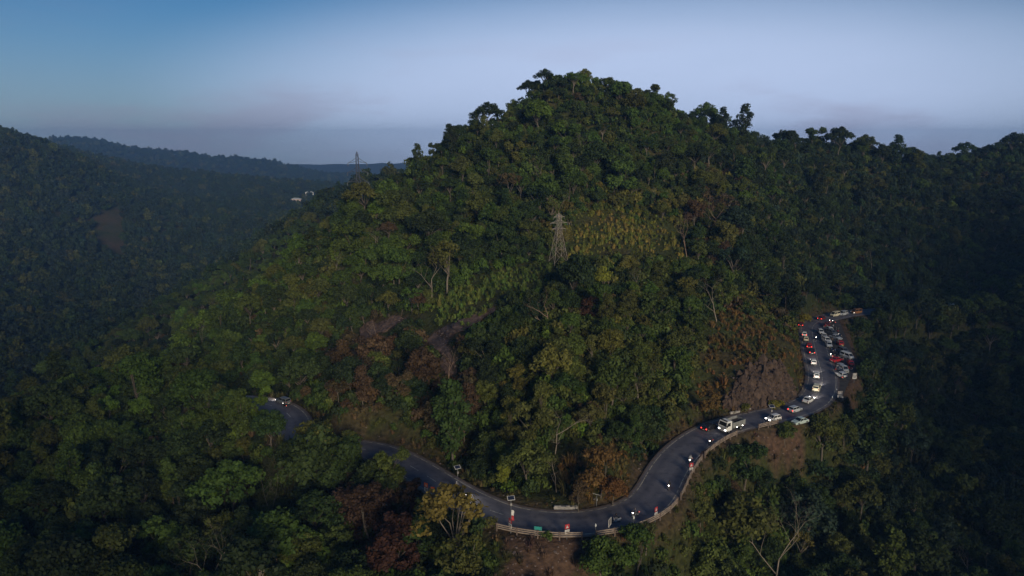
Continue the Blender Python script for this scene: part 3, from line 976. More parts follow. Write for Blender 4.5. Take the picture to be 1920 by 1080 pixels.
BARE = [  # bark, x, y, height in pixels, width factor, label
    ('pale', 1350, 535, 74, 1.0, 'pale leafless spreading tree above the brown rock cutting'), ('pale', 808, 480, 84, .8, 'tall pale leafless tree left of the green scrub slope'),
    ('pale', 1008, 302, 46, .8, 'small pale leafless tree high on the central hill'), ('pale', 1095, 262, 52, .6, 'thin pale leafless tree below the summit'),
    ('dead', 1050, 372, 50, 1.0, 'brown leafless tree just above the hillside pylon'), ('pale', 700, 428, 44, 1.1, 'leaning pale leafless tree on the left shoulder'),
    ('pale', 382, 604, 60, .4, 'pale bare trunk on the left flank'), ('pale', 1040, 780, 84, 1.1, 'grey leafless tree on the spur nose'), ('pale', 1045, 868, 62, .9, 'small grey leafless tree above the near bend'),
    ('pale', 1462, 950, 190, .75, 'large forked leafless tree on the lower right slope'), ('pale', 1840, 1045, 70, 1.1, 'small leafless tree in the bottom right corner'), ('pale', 1735, 872, 56, .7, 'thin leafless tree on the dark right slope'),
    ('pale', 690, 880, 60, 1.1, 'bare branches rising above the rust red trees'), ('pale', 395, 1000, 140, .7, 'pale leafless tree near bottom left'), ('pale', 518, 895, 120, .7, 'tall pale leafless tree left of the rust red trees'),
    ('dead', 1018, 562, 62, 1.6, 'dead tangled pinkish tree in the middle of the spur'), ('dead', 705, 612, 50, 1.4, 'pinkish dead thicket beside the rocky patch'), ('dead', 842, 668, 64, 1.0, 'pinkish dead tree below the green scrub slope'),
    ('dead', 1295, 415, 74, .8, 'greyish brown leafless tree right of the grassy clearing'), ('dead', 1345, 385, 60, 1.0, 'brown twiggy tree on the slope right of clearing'), ('pale', 625, 480, 44, .8, 'small pale leafless tree on the left shoulder slope'),
    ('pale', 1190, 505, 50, .8, 'small pale leafless tree below the grassy clearing'), ('pale', 1225, 350, 40, .6, 'thin pale leafless tree above the grassy clearing'), ('pale', 1640, 480, 44, .5, 'thin pale trunk on the dark slope above the far road'),
]
SCREEN = []
for lo, hi, off in ((1618, 1672, 4.5), (1716, 1772, 4.5), (1800, 1990, 4.5), (380, 506, 5.0), (600, 662, 5.0), (764, 778, 5.5)):
    sel = [i for i in range(len(center)) if lo < cpx[i, 0] < hi and (lo < 1000 or cpx[i, 1] < 600)]
    last = None
    for i in sel:
        if last is None or np.linalg.norm(center[i] - last) > 3.6:
            last = center[i]
            SCREEN.append((center[i] + cnor[i] * (HW + off + rng.uniform(-.6, 1.2)), lo))
hero_pos, hero_vis = [], []
KIDX = {}
for i, p_ in enumerate(PROTO):
    KIDX.setdefault(p_[5], []).append(i)
for n_, (kd, px, py, w, tn, lab) in enumerate(HERO):
    ids = KIDX[kd]
    ip = ids[n_ % len(ids)]
    hc, hr, hh = PROTO[ip][2:5]
    s_ = 1.0
    for _ in range(4):
        p_ = ray_ground(px, py, hc * s_)
        t_ = proj(p_ + [0, 0, hc * s_])[0, 2]
        s_ = min(max(w * t_ / FPX / (2 * hr), .4), 2.0)
    hero_pos.append((p_, ip, s_))
    a_ = np.linspace(0, 6.283, 10, endpoint=False)
    hero_vis.append(([(px + math.cos(q) * w * .42, py + math.sin(q) * w * .36 * hh / hr) for q in a_], t_ - 1))
bare_pos = []
for bk, px, py, hpx, wf, lab in BARE:
    h_ = 9.0
    for _ in range(4):
        p_ = ray_ground(px, py, h_ * .68)
        t_ = proj(p_ + [0, 0, h_ * .68])[0, 2]
        h_ = hpx * t_ / FPX * 1.45
    bare_pos.append((p_, h_, wf))
    a_ = np.linspace(0, 6.283, 10, endpoint=False)
    hero_vis.append(([(px + math.cos(q) * hpx * .34 * wf, py - hpx * .08 + math.sin(q) * hpx * .40) for q in a_], t_ - 1))
for poly, t_ in hero_vis:
    VIS.append(poly)
    VIST.append(t_)
HXY = np.array([h[0][:2] for h in hero_pos] + [h[0][:2] for h in bare_pos])
HRR = np.array([h[2] * 3.2 for h in hero_pos] + [1.5] * len(bare_pos))

# --- jittered forest on the near hills
SPC = 5.0
X, Y = np.meshgrid(np.arange(-235, 300, SPC), np.arange(74, 440, SPC))
xy = np.stack([X.ravel(), Y.ravel()], 1) + rng.uniform(-.48, .48, (X.size, 2)) * SPC
P = np.column_stack([xy, hq(xy)])
N = len(P)
pid = rng.choice(len(PROTO), N, p=np.array([.15, .15, .14, .13, .12, .07, .08, .06, .06, .04]))
sc = rng.choice([.5, .75, 1.0, 1.4], N, p=[.36, .36, .21, .07]) * rng.uniform(.85, 1.2, N) * np.where(P[:, 1] > 262, .86, 1.0)
HC = np.array([p[2] for p in PROTO])[pid]
HR = np.array([p[3] for p in PROTO])[pid]
HH = np.array([p[4] for p in PROTO])[pid]
pp = proj(P + np.array([0, 0, 1.0]) * (HC * sc)[:, None])
ok = (pp[:, 0] > -260) & (pp[:, 0] < 2180) & (pp[:, 1] > -50) & (pp[:, 1] < 1300) & (pp[:, 2] > 70)
dd, _, side = near_center(xy)
ok &= dd > LANE / 2 + 1.8 + .55 * HR * sc * np.where(side < 0, 1, .5)
ok &= poly_dist(xy, layby) > 2.5 + .3 * HR * sc
gp = proj(P)
ok &= ~clear_ground(gp[:, 0], gp[:, 1], gp[:, 2])
ok &= ~clear_ground(pp[:, 0], pp[:, 1], pp[:, 2]) | (rng.random(N) < .12)
ok &= ~blocks_view(P, HC, HR, HH, sc, .8)
ok &= ~((np.linalg.norm(P[:, None, :2] - HXY[None], axis=2) < HRR[None] * .8 + 1.5).any(1))
P, pid, sc, HC, HR, HH, pp = [a[ok] for a in (P, pid, sc, HC, HR, HH, pp)]
N = len(P)
rot = rng.uniform(0, 6.283, N)
rr_ = random.Random(11)
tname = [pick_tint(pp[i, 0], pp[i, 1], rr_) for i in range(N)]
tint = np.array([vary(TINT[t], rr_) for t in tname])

# --- which of them show largest: a small id buffer
BW, BH = 480, 270
zb = np.full((BH, BW), 1e9)
ib = np.full((BH, BW), -1, int)
tpp = proj(tv)
k4 = .25
for i in np.argsort(-pp[:, 2]):
    cx, cyy, t = pp[i, 0] * k4, pp[i, 1] * k4, pp[i, 2]
    rx, ry = HR[i] * sc[i] * FPX / t * k4 * .9, HH[i] * sc[i] * FPX / t * k4 * .9
    x0, x1, y0, y1 = int(max(0, cx - rx)), int(min(BW - 1, cx + rx)), int(max(0, cyy - ry)), int(min(BH - 1, cyy + ry))
    if x1 < x0 or y1 < y0:
        continue
    yy, xx = np.mgrid[y0:y1 + 1, x0:x1 + 1]
    m = ((xx + .5 - cx) / max(rx, .5)) ** 2 + ((yy + .5 - cyy) / max(ry, .5)) ** 2 < 1
    ib[y0:y1 + 1, x0:x1 + 1][m] = i                    # painter's order: nearest drawn last
seen = np.bincount(ib[ib >= 0], minlength=N)
# nearer ground hides trees behind a ridge: march a few samples of the sight line
vis = np.ones(N, bool)
for f in np.linspace(.3, .97, 40):
    q = np.array([0, 0, CAM_H]) + (P + np.array([0, 0, 1.0]) * (HC * sc)[:, None] - np.array([0, 0, CAM_H])) * f
    vis &= q[:, 2] > hq(q[:, :2]) + 1.0
seen = seen * vis
solo = np.argsort(-seen)[:300 - len(HERO) - len(SCREEN)]
solo = [i for i in solo if seen[i] > 0]
issolo = np.zeros(N, bool)
issolo[solo] = True
REGIONS = [  # first match names the place
    ('at the central hill summit', lambda x, y, t: y < 230 and 850 < x < 1330), ('on dark slope right of summit', lambda x, y, t: y < 560 and x >= 1330),
    ("on the hill's left shoulder skyline", lambda x, y, t: y < 420 and x < 850), ('on the central hill upper face', lambda x, y, t: y < 480),
    ('on the long left flank', lambda x, y, t: x < 420 and y < 730), ('between left flank and pinkish rocks', lambda x, y, t: x < 680 and y < 735),
    ('in the bottom left corner', lambda x, y, t: x < 330 and y > 900), ('below the left end of road', lambda x, y, t: x < 650),
    ('in front of the left road', lambda x, y, t: x < 900 and y > 870), ('along hill foot behind the road', lambda x, y, t: x < 900),
    ('just below the near bend', lambda x, y, t: 900 <= x < 1330 and y > 960), ('on spur nose above near bend', lambda x, y, t: x < 1180 and y > 700),
    ('mid spur below the pylon', lambda x, y, t: x < 1130), ('above the brown rock cutting', lambda x, y, t: x < 1500 and y < 780),
    ('below the truck, valley side', lambda x, y, t: x < 1500), ('below the parking lay-by', lambda x, y, t: x < 1720 and y < 850),
    ('in the dark right-edge ravine', lambda x, y, t: x >= 1720), ('on the lower right slope', lambda x, y, t: True)]
SHAPE = {'round': 'round tree', 'irregular': 'uneven tree', 'tall': 'tall narrow tree', 'umbrella': 'spreading tree', 'sparse': 'thin-leaved tree'}
NAME = {'round': 'broadleaf_tree', 'irregular': 'broadleaf_tree', 'tall': 'narrow_tree', 'umbrella': 'spreading_tree', 'sparse': 'sparse_tree'}
def short_label(t):
    w = t.split()
    t = t if len(w) <= 16 else t.replace(' with pale limbs', '')
    return t if len(t.split()) <= 16 else t.replace('very ', '').replace('large ', '').replace('small ', '')
def place_of(x, y, t):
    for w, f in REGIONS:
        if f(x, y, t):
            return w
def solo_tree(p, proto_i, s, rz, tnt, label, group, name=None, zs=1.0):
    tr, crn, hc, hr, hh, kd = PROTO[proto_i]
    e = empty(name or NAME[kd], (p[0], p[1], p[2] - .1), rz)
    e.scale = (s, s, s * zs)
    a = obj('trunk', tr, e)
    b = obj('crown', crn, e)
    b['tint'] = tuple(float(c) for c in tnt)
    tag(e, label, 'tree', group)
    return e
for i in solo:
    kd = PROTO[pid[i]][5]
    w = place_of(*pp[i])
    size_w = 'large ' if sc[i] > 1.1 else ('small ' if sc[i] < .72 else '')
    solo_tree(P[i], pid[i], sc[i], rot[i], tint[i], short_label('%s%s %s %s' % (size_w, WORD[tname[i]], SHAPE[kd], w)), 'forest trees ' + w)

for (kd, px, py, w, tn, lab), (p_, ip, s_) in zip(HERO, hero_pos):
    solo_tree(p_, ip, s_, rr_.uniform(0, 6.28), vary(TINT[tn], rr_, .1), lab, None)
SCW = {1618: 'hiding the far road right of the orange-topped van', 1716: 'hiding the far road right of the headlit cars', 1800: 'hiding the far road at the right edge', 380: 'hiding the road left of the dark headlit car', 600: 'hiding the road right of its small left stretch', 764: 'at the road edge above the rust red trees'}
for k_, (q, lo) in enumerate(SCREEN):
    ip = [0, 1, 3, 2, 4][k_ % 5]
    tn = rr_.choice(['dark', 'deep', 'olive'] if lo > 1000 else ['dark', 'mid', 'olive'])
    g_ = float(hq(q[None])[0])
    solo_tree((q[0], q[1], g_), ip, (4.2 - g_) / 10 * rr_.uniform(.92, 1.15) + (.12 if lo < 1000 else 0), rr_.uniform(0, 6.28), vary(TINT[tn], rr_, .2), '%s roadside tree %s' % (WORD[tn], SCW[lo]), 'trees ' + SCW[lo], zs=1.1)
BARE_ME = {}
for k_, (bk, px, py, hpx, wf, lab) in enumerate(BARE):
    p_, h_, _ = bare_pos[k_]
    key = (bk, k_ % 4, wf > 1.3)
    if key not in BARE_ME:
        BARE_ME[key] = bare_tree_mesh('bare_limbs', 10, .62 if wf < 1.3 else .95, M_PALEBARK if bk == 'pale' else M_DEADWOOD, 60 + len(BARE_ME), r0=.105, levels=5, fork=.3 if wf < 1.3 else .16, crook=.14 if wf < 1.3 else .3)
    e = empty('leafless_tree', (p_[0], p_[1], p_[2] - .1), rr_.uniform(0, 6.28))
    e.scale = (h_ / 10 * max(wf, .6), h_ / 10 * max(wf, .6), h_ / 10)
    obj('trunk', BARE_ME[key], e)
    tag(e, lab, 'tree', 'leafless trees among the forest')

# --- the rest of the forest: one mass
def scatter(name, label, P, rot, scl, tint, pidx, coll):
    me = bpy.data.meshes.new(name)
    me.vertices.add(len(P))
    me.vertices.foreach_set('co', np.asarray(P, np.float32).ravel())
    for an, ty, data in (('rotz', 'FLOAT', rot), ('pidx', 'INT', pidx)):
        a = me.attributes.new(an, ty, 'POINT')
        a.data.foreach_set('value', np.asarray(data, np.float32 if ty == 'FLOAT' else np.int32))
    a = me.attributes.new('scl', 'FLOAT_VECTOR', 'POINT')
    a.data.foreach_set('vector', np.asarray(scl, np.float32).ravel())
    a = me.attributes.new('tint', 'FLOAT_COLOR', 'POINT')
    a.data.foreach_set('color', np.column_stack([tint, np.ones(len(P))]).astype(np.float32).ravel())
    o = obj(name, me)
    g = bpy.data.node_groups.new('scatter_' + name, 'GeometryNodeTree')
    g.interface.new_socket('Geometry', in_out='INPUT', socket_type='NodeSocketGeometry')
    g.interface.new_socket('Geometry', in_out='OUTPUT', socket_type='NodeSocketGeometry')
    gn = g.nodes.new
    gi, go = gn('NodeGroupInput'), gn('NodeGroupOutput')
    iop = gn('GeometryNodeInstanceOnPoints')
    ci = gn('GeometryNodeCollectionInfo')
    ci.inputs['Collection'].default_value = coll
    ci.inputs['Separate Children'].default_value = True
    ci.inputs['Reset Children'].default_value = True
    def na(nm, dt):
        n_ = gn('GeometryNodeInputNamedAttribute')
        n_.data_type = dt
        n_.inputs['Name'].default_value = nm
        return n_.outputs['Attribute']
    cx = gn('ShaderNodeCombineXYZ')
    g.links.new(na('rotz', 'FLOAT'), cx.inputs['Z'])
    iop.inputs['Pick Instance'].default_value = True
    g.links.new(gi.outputs[0], iop.inputs['Points'])
    g.links.new(ci.outputs[0], iop.inputs['Instance'])
    g.links.new(na('pidx', 'INT'), iop.inputs['Instance Index'])
    g.links.new(cx.outputs[0], iop.inputs['Rotation'])
    g.links.new(na('scl', 'FLOAT_VECTOR'), iop.inputs['Scale'])
    g.links.new(iop.outputs[0], go.inputs[0])
    md = o.modifiers.new('scatter', 'NODES')
    md.node_group = g
    tag(o, label, kind='stuff')
    return o
def joined(name, meshes):
    """several meshes in one, keeping materials and leafvar"""
    V, F, MI, LV, mats, base = [], [], [], [], [], 0
    for me in meshes:
        co = np.empty(len(me.vertices) * 3, np.float32)
        me.vertices.foreach_get('co', co)
        V.append(co.reshape(-1, 3))
        mats.append(me.materials[0])
        fl = [list(p.vertices) for p in me.polygons]
        F += [[i + base for i in f] for f in fl]
        MI += [len(mats) - 1] * len(fl)
        if 'leafvar' in me.attributes:
            a = np.empty(len(fl), np.float32)
            me.attributes['leafvar'].data.foreach_get('value', a)
        else:
            a = np.full(len(fl), .5, np.float32)
        LV.append(a)
        base += len(me.vertices)
    o = bpy.data.meshes.new(name)
    o.from_pydata(np.concatenate(V).tolist(), [], F)
    for m in mats:
        o.materials.append(m)
    o.polygons.foreach_set('material_index', MI)
    a = o.attributes.new('leafvar', 'FLOAT', 'FACE')
    a.data.foreach_set('value', np.concatenate(LV))
    return o
def source_collection(name, meshes):
    c = bpy.data.collections.new(name)
    for k, me in enumerate(meshes):
        c.objects.link(bpy.data.objects.new('%s_%02d' % (name, k), me))
    return c
col_trees = source_collection('forest_source', [joined('forest_tree', [p[0], p[1]]) for p in PROTO])
r_ = ~issolo
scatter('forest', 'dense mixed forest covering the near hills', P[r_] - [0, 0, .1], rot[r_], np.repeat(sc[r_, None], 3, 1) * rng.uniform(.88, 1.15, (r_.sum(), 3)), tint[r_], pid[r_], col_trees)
print('near trees', N, 'solo', len(solo))

# --- undergrowth: bushes between the trees
def bush_mesh(name, seed, each=26, size=.26):
    rg = np.random.default_rng(seed)
    cs, rs = [], []
    for k in range(14):
        u = rg.normal(size=3)
        u /= np.linalg.norm(u)
        cs.append([u[0] * 1.0, u[1] * 1.0, .7 + abs(u[2]) * .8])
        rs.append(rg.uniform(.35, .7))
    return crown_mesh(name, cs, rs, each, size, rg=rg, up=.5)
def tuft_mesh(name, seed, n_=46, h=.9, w=.05):
    """grass tuft: arching blades"""
    rg = np.random.default_rng(seed)
    V, F = [], []
    for k in range(n_):
        a = rg.uniform(0, 6.28)
        r0 = rg.uniform(0, .35)
        b = np.array([math.cos(a) * r0, math.sin(a) * r0, -.05])
        o_ = np.array([math.cos(a), math.sin(a), 0])
        sd_ = np.array([-math.sin(a), math.cos(a), 0]) * w * rg.uniform(.6, 1.5)
        hh = h * rg.uniform(.5, 1.2)
        le = rg.uniform(.15, .7) * h
        m_ = b + o_ * le * .4 + np.array([0, 0, hh * .7])
        t_ = b + o_ * le + np.array([0, 0, hh * rg.uniform(.7, 1)])
        i = len(V)
        V += [b - sd_, b + sd_, m_ + sd_ * .8, m_ - sd_ * .8, t_ + sd_ * .15, t_ - sd_ * .15]
        F += [(i, i + 1, i + 2, i + 3), (i + 3, i + 2, i + 4, i + 5)]
    me = npmesh(name, V, np.array(F), [M_LEAF])
    a = me.attributes.new('leafvar', 'FLOAT', 'FACE')
    a.data.foreach_set('value', np.repeat(rg.uniform(.2, .9, n_), 2).astype(np.float32))
    return me
col_bush = source_collection('bush_source', [bush_mesh('bush', 31), bush_mesh('bush', 32), bush_mesh('bush', 33, 14, .3)])
col_tuft = source_collection('tuft_source', [tuft_mesh('tuft', 41), tuft_mesh('tuft', 42, 60, 1.2), tuft_mesh('tuft', 43, 36, .6)])
X, Y = np.meshgrid(np.arange(-190, 240, 2.2), np.arange(84, 335, 2.2))
X2, Y2 = np.meshgrid(np.arange(-60, 300, 2.6), np.arange(335, 425, 2.6))
xy = np.concatenate([np.stack([X.ravel(), Y.ravel()], 1), np.stack([X2.ravel(), Y2.ravel()], 1)])
xy = xy + rng.uniform(-.5, .5, xy.shape) * 2.2
Pb = np.column_stack([xy, hq(xy)])
bp_ = proj(Pb)
dd, _, side = near_center(xy)
bs = rng.uniform(.7, 1.6, len(Pb)) * np.where((rng.random(len(Pb)) < .3) & (dd > 9), 1.5, 1.0) * np.where((inpoly(bp_[:, 0], bp_[:, 1], SCRUB) | inpoly(bp_[:, 0], bp_[:, 1], GRASSY)) & (bp_[:, 2] < 260) & (rng.random(len(Pb)) < .7), .55, 1.0)
okb = (bp_[:, 0] > -150) & (bp_[:, 0] < 2070) & (bp_[:, 1] < 1200) & (dd > LANE / 2 + 2.0 + bs * .8) & (poly_dist(xy, layby) > 2.0)
inclear = inpoly(bp_[:, 0], bp_[:, 1], DIRT1) | inpoly(bp_[:, 0], bp_[:, 1], DIRT2) | inpoly(bp_[:, 0], bp_[:, 1], SCARP) | inpoly(bp_[:, 0], bp_[:, 1], ROCK2) | inpoly(bp_[:, 0], bp_[:, 1], ROCK3)
okb &= ~(inclear & (bp_[:, 2] < 240)) | (rng.random(len(Pb)) < .16)
one = np.ones(len(Pb))
okb &= ~blocks_view(Pb, one * .9, one * 1.5, one * 1.0, bs)
Pb, bs, bp_ = Pb[okb], bs[okb], bp_[okb]
bt = []
for i in range(len(Pb)):
    x, y = bp_[i, :2]
    if inpoly(x, y, GRASSY): pal = rr_.choice(['yellow', 'olive', 'mid', 'mid', 'olive', 'lime'])
    elif inpoly(x, y, SCRUB): pal = rr_.choice(['mid', 'bright', 'mid', 'olive'])
    elif inpoly(x, y, DRYCUT) or inpoly(x, y, DRYFRONT): pal = rr_.choice(['yellow', 'brown', 'olive', 'mid', 'olive', 'dark'])
    else: pal = pick_tint(x, y, rr_)
    bt.append(vary(TINT[pal], rr_, .3))
scatter('undergrowth', 'low bushes and scrub between the forest trees', Pb - [0, 0, .15], rng.uniform(0, 6.28, len(Pb)), np.column_stack([bs, bs, bs * rng.uniform(.8, 1.5, len(bs))]), np.array(bt), rng.integers(0, 3, len(Pb)), col_bush)
# --- dry grass on the cuttings, the clearing and along the verge
xy = np.column_stack([rng.uniform(-110, 150, 62000), rng.uniform(92, 260, 62000)])
dd, _, side = near_center(xy)
hz = hq(xy)
Pg = np.column_stack([xy, hz])
gp = proj(Pg)
zone = np.zeros(len(Pg), int)
for k, poly in enumerate((DRYCUT, DRYFRONT, GRASSY, SCRUB, DIRT1, DIRT2)):
    zone[inpoly(gp[:, 0], gp[:, 1], poly)] = k + 1
zone[(zone == 0) & ((dd < LANE / 2 + 4.5) | ((dd < 18) & (side > 0)))] = 7
keep = (zone > 0) & (dd > LANE / 2 + 1.5) & (poly_dist(xy, layby) > 1.2) & ~inpoly(gp[:, 0], gp[:, 1], SCARP)
prob = np.array([0, .85, .9, .95, .95, .40, .40, .45])[zone]
keep &= rng.random(len(Pg)) < prob * np.clip(.55 + 2.2 * fbm(xy[:, 0], xy[:, 1], 5.0, 3, 77), .25, 1.3)
Pg, zone = Pg[keep], zone[keep]
GT = {1: [(.19, .115, .04), (.13, .105, .035), (.22, .13, .05), (.09, .10, .03)], 2: [(.22, .13, .04), (.18, .11, .035), (.14, .12, .04)], 3: [(.24, .22, .05), (.16, .18, .04), (.28, .22, .06), (.13, .15, .035)], 4: [(.12, .18, .04), (.16, .19, .045), (.09, .13, .03)],
      5: [(.12, .075, .055), (.09, .06, .04)], 6: [(.14, .08, .05), (.10, .07, .04)], 7: [(.13, .09, .045), (.09, .085, .03), (.07, .08, .025)]}
gt = np.array([vary(rr_.choice(GT[z]), rr_, .25) for z in zone])
gs = rng.uniform(.5, 1.4, len(Pg)) * np.where(rng.random(len(Pg)) < .15, 1.6, 1.0)
scatter('dry_grass', 'tufts of dry grass on cuttings, clearing and verges', Pg, rng.uniform(0, 6.28, len(Pg)), np.repeat(gs[:, None], 3, 1), gt, rng.integers(0, 3, len(Pg)), col_tuft)
print('bushes', len(Pb), 'tufts', len(Pg))

# --- far woods across the valley and on the distant ridges
def far_crown(name, seed, n_cl, each, size):
    rg = np.random.default_rng(seed)
    cs, rs = [], []
    for k in range(n_cl):
        u = rg.normal(size=3)
        u /= np.linalg.norm(u)
        cs.append([u[0] * 2.9, u[1] * 2.9, 5.2 + u[2] * 2.2])
        rs.append(rg.uniform(1.1, 2.0))
    return crown_mesh(name, cs, rs, each, size, rg=rg, up=.5)
HOUSE_XY = [ray_ground(551, 376, 4, 420, 1300), ray_ground(580, 363, 4, 420, 1300)]
print('houses', HOUSE_XY)
col_far = source_collection('far_source', [far_crown('far_tree', 51, 12, 40, .8), far_crown('far_tree', 52, 10, 40, .8), far_crown('far_tree', 53, 14, 36, .75)])
def far_patch(x0, x1, y0, y1, sp, pxr, minscale, maxscale, tmin):
    X, Y = np.meshgrid(np.arange(x0, x1, sp), np.arange(y0, y1, sp))
    q = np.stack([X.ravel(), Y.ravel()], 1) + rng.uniform(-.5, .5, (X.size, 2)) * sp
    pr = proj(np.column_stack([q, np.zeros(len(q))]))
    q = q[(pr[:, 0] > pxr[0]) & (pr[:, 0] < pxr[1]) & (pr[:, 2] > tmin)]
    Pq = np.column_stack([q, hq(q)])
    pr = proj(Pq)
    m = (pr[:, 1] < 900) & ~inpoly(pr[:, 0], pr[:, 1], SCAR)
    for hx in HOUSE_XY:
        m &= np.linalg.norm(q - hx[:2], axis=1) > np.where(q[:, 1] < hx[1], 50, 13)
    Pq = Pq[m]
    return Pq, rng.uniform(minscale, maxscale, len(Pq))
A1, s1 = far_patch(-900, -130, 230, 1350, 7.5, (-120, 860), .75, 1.4, 300)
A2, s2 = far_patch(-250, 350, 440, 700, 9, (600, 1500), .8, 1.3, 440)
A3, s3 = far_patch(-1900, -450, 1950, 2750, 15, (100, 760), 1.1, 1.9, 1900)
FP, FS = np.concatenate([A1, A2, A3]), np.concatenate([s1, s2, s3])
mfar = ~((FP[:, 0] > -235) & (FP[:, 0] < 300) & (FP[:, 1] < 440))
FP, FS = FP[mfar], FS[mfar]
FTN = [rr_.choice(['dark', 'deep', 'deep', 'blue', 'blue', 'olive', 'dark']) for _ in FP]  # dark and bluish mix stands in for shade and haze
FT = np.array([vary(TINT[k], rr_, .15) for k in FTN]) * .85  # leaf colour dimmed further, as painted shade on the sunlit far slope
scatter('valley_forest', 'hazy forest on the far side of the valley', FP, rng.uniform(0, 6.28, len(FP)), np.column_stack([FS, FS, FS * rng.uniform(.8, 1.5, len(FS))]), FT, rng.integers(0, 3, len(FP)), col_far)
print('far trees', len(FP))

# --- rubble on the bare slopes
def stone_mesh(name, seed):
    rg = np.random.default_rng(seed)
    bm_ = bmesh.new()
    bmesh.ops.create_icosphere(bm_, subdivisions=1, radius=.5)
    for v in bm_.verts:
        v.co *= float(rg.uniform(.65, 1.15))
        v.co.z *= .7
    me_ = bpy.data.meshes.new(name)
    bm_.to_mesh(me_)
    bm_.free()
    me_.materials.append(M_STONE)
    return me_
M_STONE = flat('stone', (.17, .13, .115), .9, noise=.35, nscale=3)
col_stone = source_collection('stone_source', [stone_mesh('stone', 71), stone_mesh('stone', 72), stone_mesh('stone', 73)])
X, Y = np.meshgrid(np.arange(-80, 130, .8), np.arange(88, 230, .8))
xy = np.stack([X.ravel(), Y.ravel()], 1) + rng.uniform(-.5, .5, (X.size, 2)) * .8
Ps = np.column_stack([xy, hq(xy)])
sp = proj(Ps)
zz = np.zeros(len(Ps))
for poly, pr_ in ((DIRT1, .5), (DIRT2, .5), (SCARP, .5), (ROCK2, .6), (ROCK3, .5), (DRYCUT, .06)):
    zz = np.maximum(zz, inpoly(sp[:, 0], sp[:, 1], poly) * pr_)
dd, _, side = near_center(xy)
zz = np.maximum(zz, ((dd < LANE / 2 + 3.2)) * .10)
kp = (rng.random(len(Ps)) < zz) & (dd > LANE / 2 + 1.3) & (poly_dist(xy, layby) > .5)
Ps = Ps[kp]
ssz = rng.uniform(.18, .55, len(Ps)) * (1 + 1.2 * (rng.random(len(Ps)) < .12))
scatter('rubble', 'loose stones on the bare slopes and verges', Ps, rng.uniform(0, 6.28, len(Ps)), np.column_stack([ssz * rng.uniform(.8, 1.4, len(Ps)), ssz, ssz]), np.full((len(Ps), 3), .1), rng.integers(0, 3, len(Ps)), col_stone)
M_BOULDER = flat('cutting_rock', (.078, .052, .038), .92, noise=.55, nscale=1.6)
M_STONE_, M_STONE = M_STONE, M_BOULDER
col_block = source_collection('block_source', [stone_mesh('block', 74), stone_mesh('block', 75), stone_mesh('block', 76), stone_mesh('block', 77)])
U, V_ = np.meshgrid(np.arange(1350, 1494, 5.0), np.arange(670, 778, 4.0))
U, V_ = U.ravel() + rng.uniform(-2.4, 2.4, U.size), V_.ravel() + rng.uniform(-2, 2, V_.size)
m_ = inpoly(U, V_, SCARP)
Pk = np.array([ray_ground(u, v, .02, 120, 320) for u, v in zip(U[m_], V_[m_])])
kz = rng.uniform(.6, 1.6, len(Pk)) * np.where(rng.random(len(Pk)) < .2, 1.9, 1.0)
scatter('boulders', 'angular rock jutting from the cutting above the bend', Pk, rng.uniform(0, 6.28, len(Pk)), np.column_stack([kz, kz * rng.uniform(.6, 1.0, len(Pk)), kz * rng.uniform(1.0, 2.2, len(Pk))]), np.full((len(Pk), 3), .1), rng.integers(0, 4, len(Pk)), col_block)

# ================================================================== rock cutting
def rock_material():
    m, nt, p = new_mat('rock')
    geo = nt.nodes.new('ShaderNodeNewGeometry')
    n1 = nt.nodes.new('ShaderNodeTexNoise')
    n1.inputs['Scale'].default_value = 0.8
    n1.inputs['Detail'].default_value = 8
    mp_ = nt.nodes.new('ShaderNodeMapping')
    mp_.inputs['Scale'].default_value = (1, 1, .35)
    nt.links.new(geo.outputs['Position'], mp_.inputs['Vector'])
    nt.links.new(mp_.outputs['Vector'], n1.inputs['Vector'])
    r1 = ramp(nt, [(.32, (.03, .021, .019)), (.48, (.066, .044, .033)), (.58, (.10, .063, .042)), (.74, (.16, .11, .08))])
    nt.links.new(n1.outputs['Fac'], r1.inputs['Fac'])
    nt.links.new(r1.outputs['Color'], p.inputs['Base Color'])
    p.inputs['Roughness'].default_value = .9
    bp = nt.nodes.new('ShaderNodeBump')
    bp.inputs['Strength'].default_value = .8
    bp.inputs['Distance'].default_value = .3
    nt.links.new(n1.outputs['Fac'], bp.inputs['Height'])
    nt.links.new(bp.outputs['Normal'], p.inputs['Normal'])
    return m
M_ROCK = rock_material()
def rock_patch(poly, step, amp, lift, name, label, mat):
    xs = [p[0] for p in poly]
    ys = [p[1] for p in poly]
    U, V_ = np.meshgrid(np.arange(min(xs) - 4, max(xs) + 4, step), np.arange(min(ys) - 4, max(ys) + 4, step))
    pts = np.array([ray_ground(u, v, 0.02, 120, 320) for u, v in zip(U.ravel(), V_.ravel())])
    ins = inpoly(U.ravel(), V_.ravel(), poly)
    # blocky relief pushed out of the slope, towards the valley
    d, ix, sd_ = near_center(pts[:, :2])
    out_ = cnor[ix]
    s_ = pts[:, 0] * .9 + pts[:, 1] * .4
    rel = np.floor((fbm(s_, pts[:, 2] * .45, 3.0, 3, 21) + .5) * 4) / 4 * amp + np.floor((fbm(s_ * 1.7, pts[:, 2] * .5, 1.6, 2, 33) + .5) * 3) / 3 * amp * .45 + rng.uniform(-.12, .12, len(pts))
    off = np.where(ins, rel + lift, -1.0)
    pts[:, :2] += out_ * np.clip(off, -1, 4)[:, None]
    nu, nv = U.shape[1], U.shape[0]
    k = np.arange((nu - 1) * (nv - 1))
    r0, c0 = k // (nu - 1), k % (nu - 1)
    q = r0 * nu + c0
    F = np.stack([q, q + 1, q + nu + 1, q + nu], 1)
    good = ins[F].any(1)
    o = obj(name, npmesh(name, pts, F[good], [mat]))
    return tag(o, label, kind='structure')
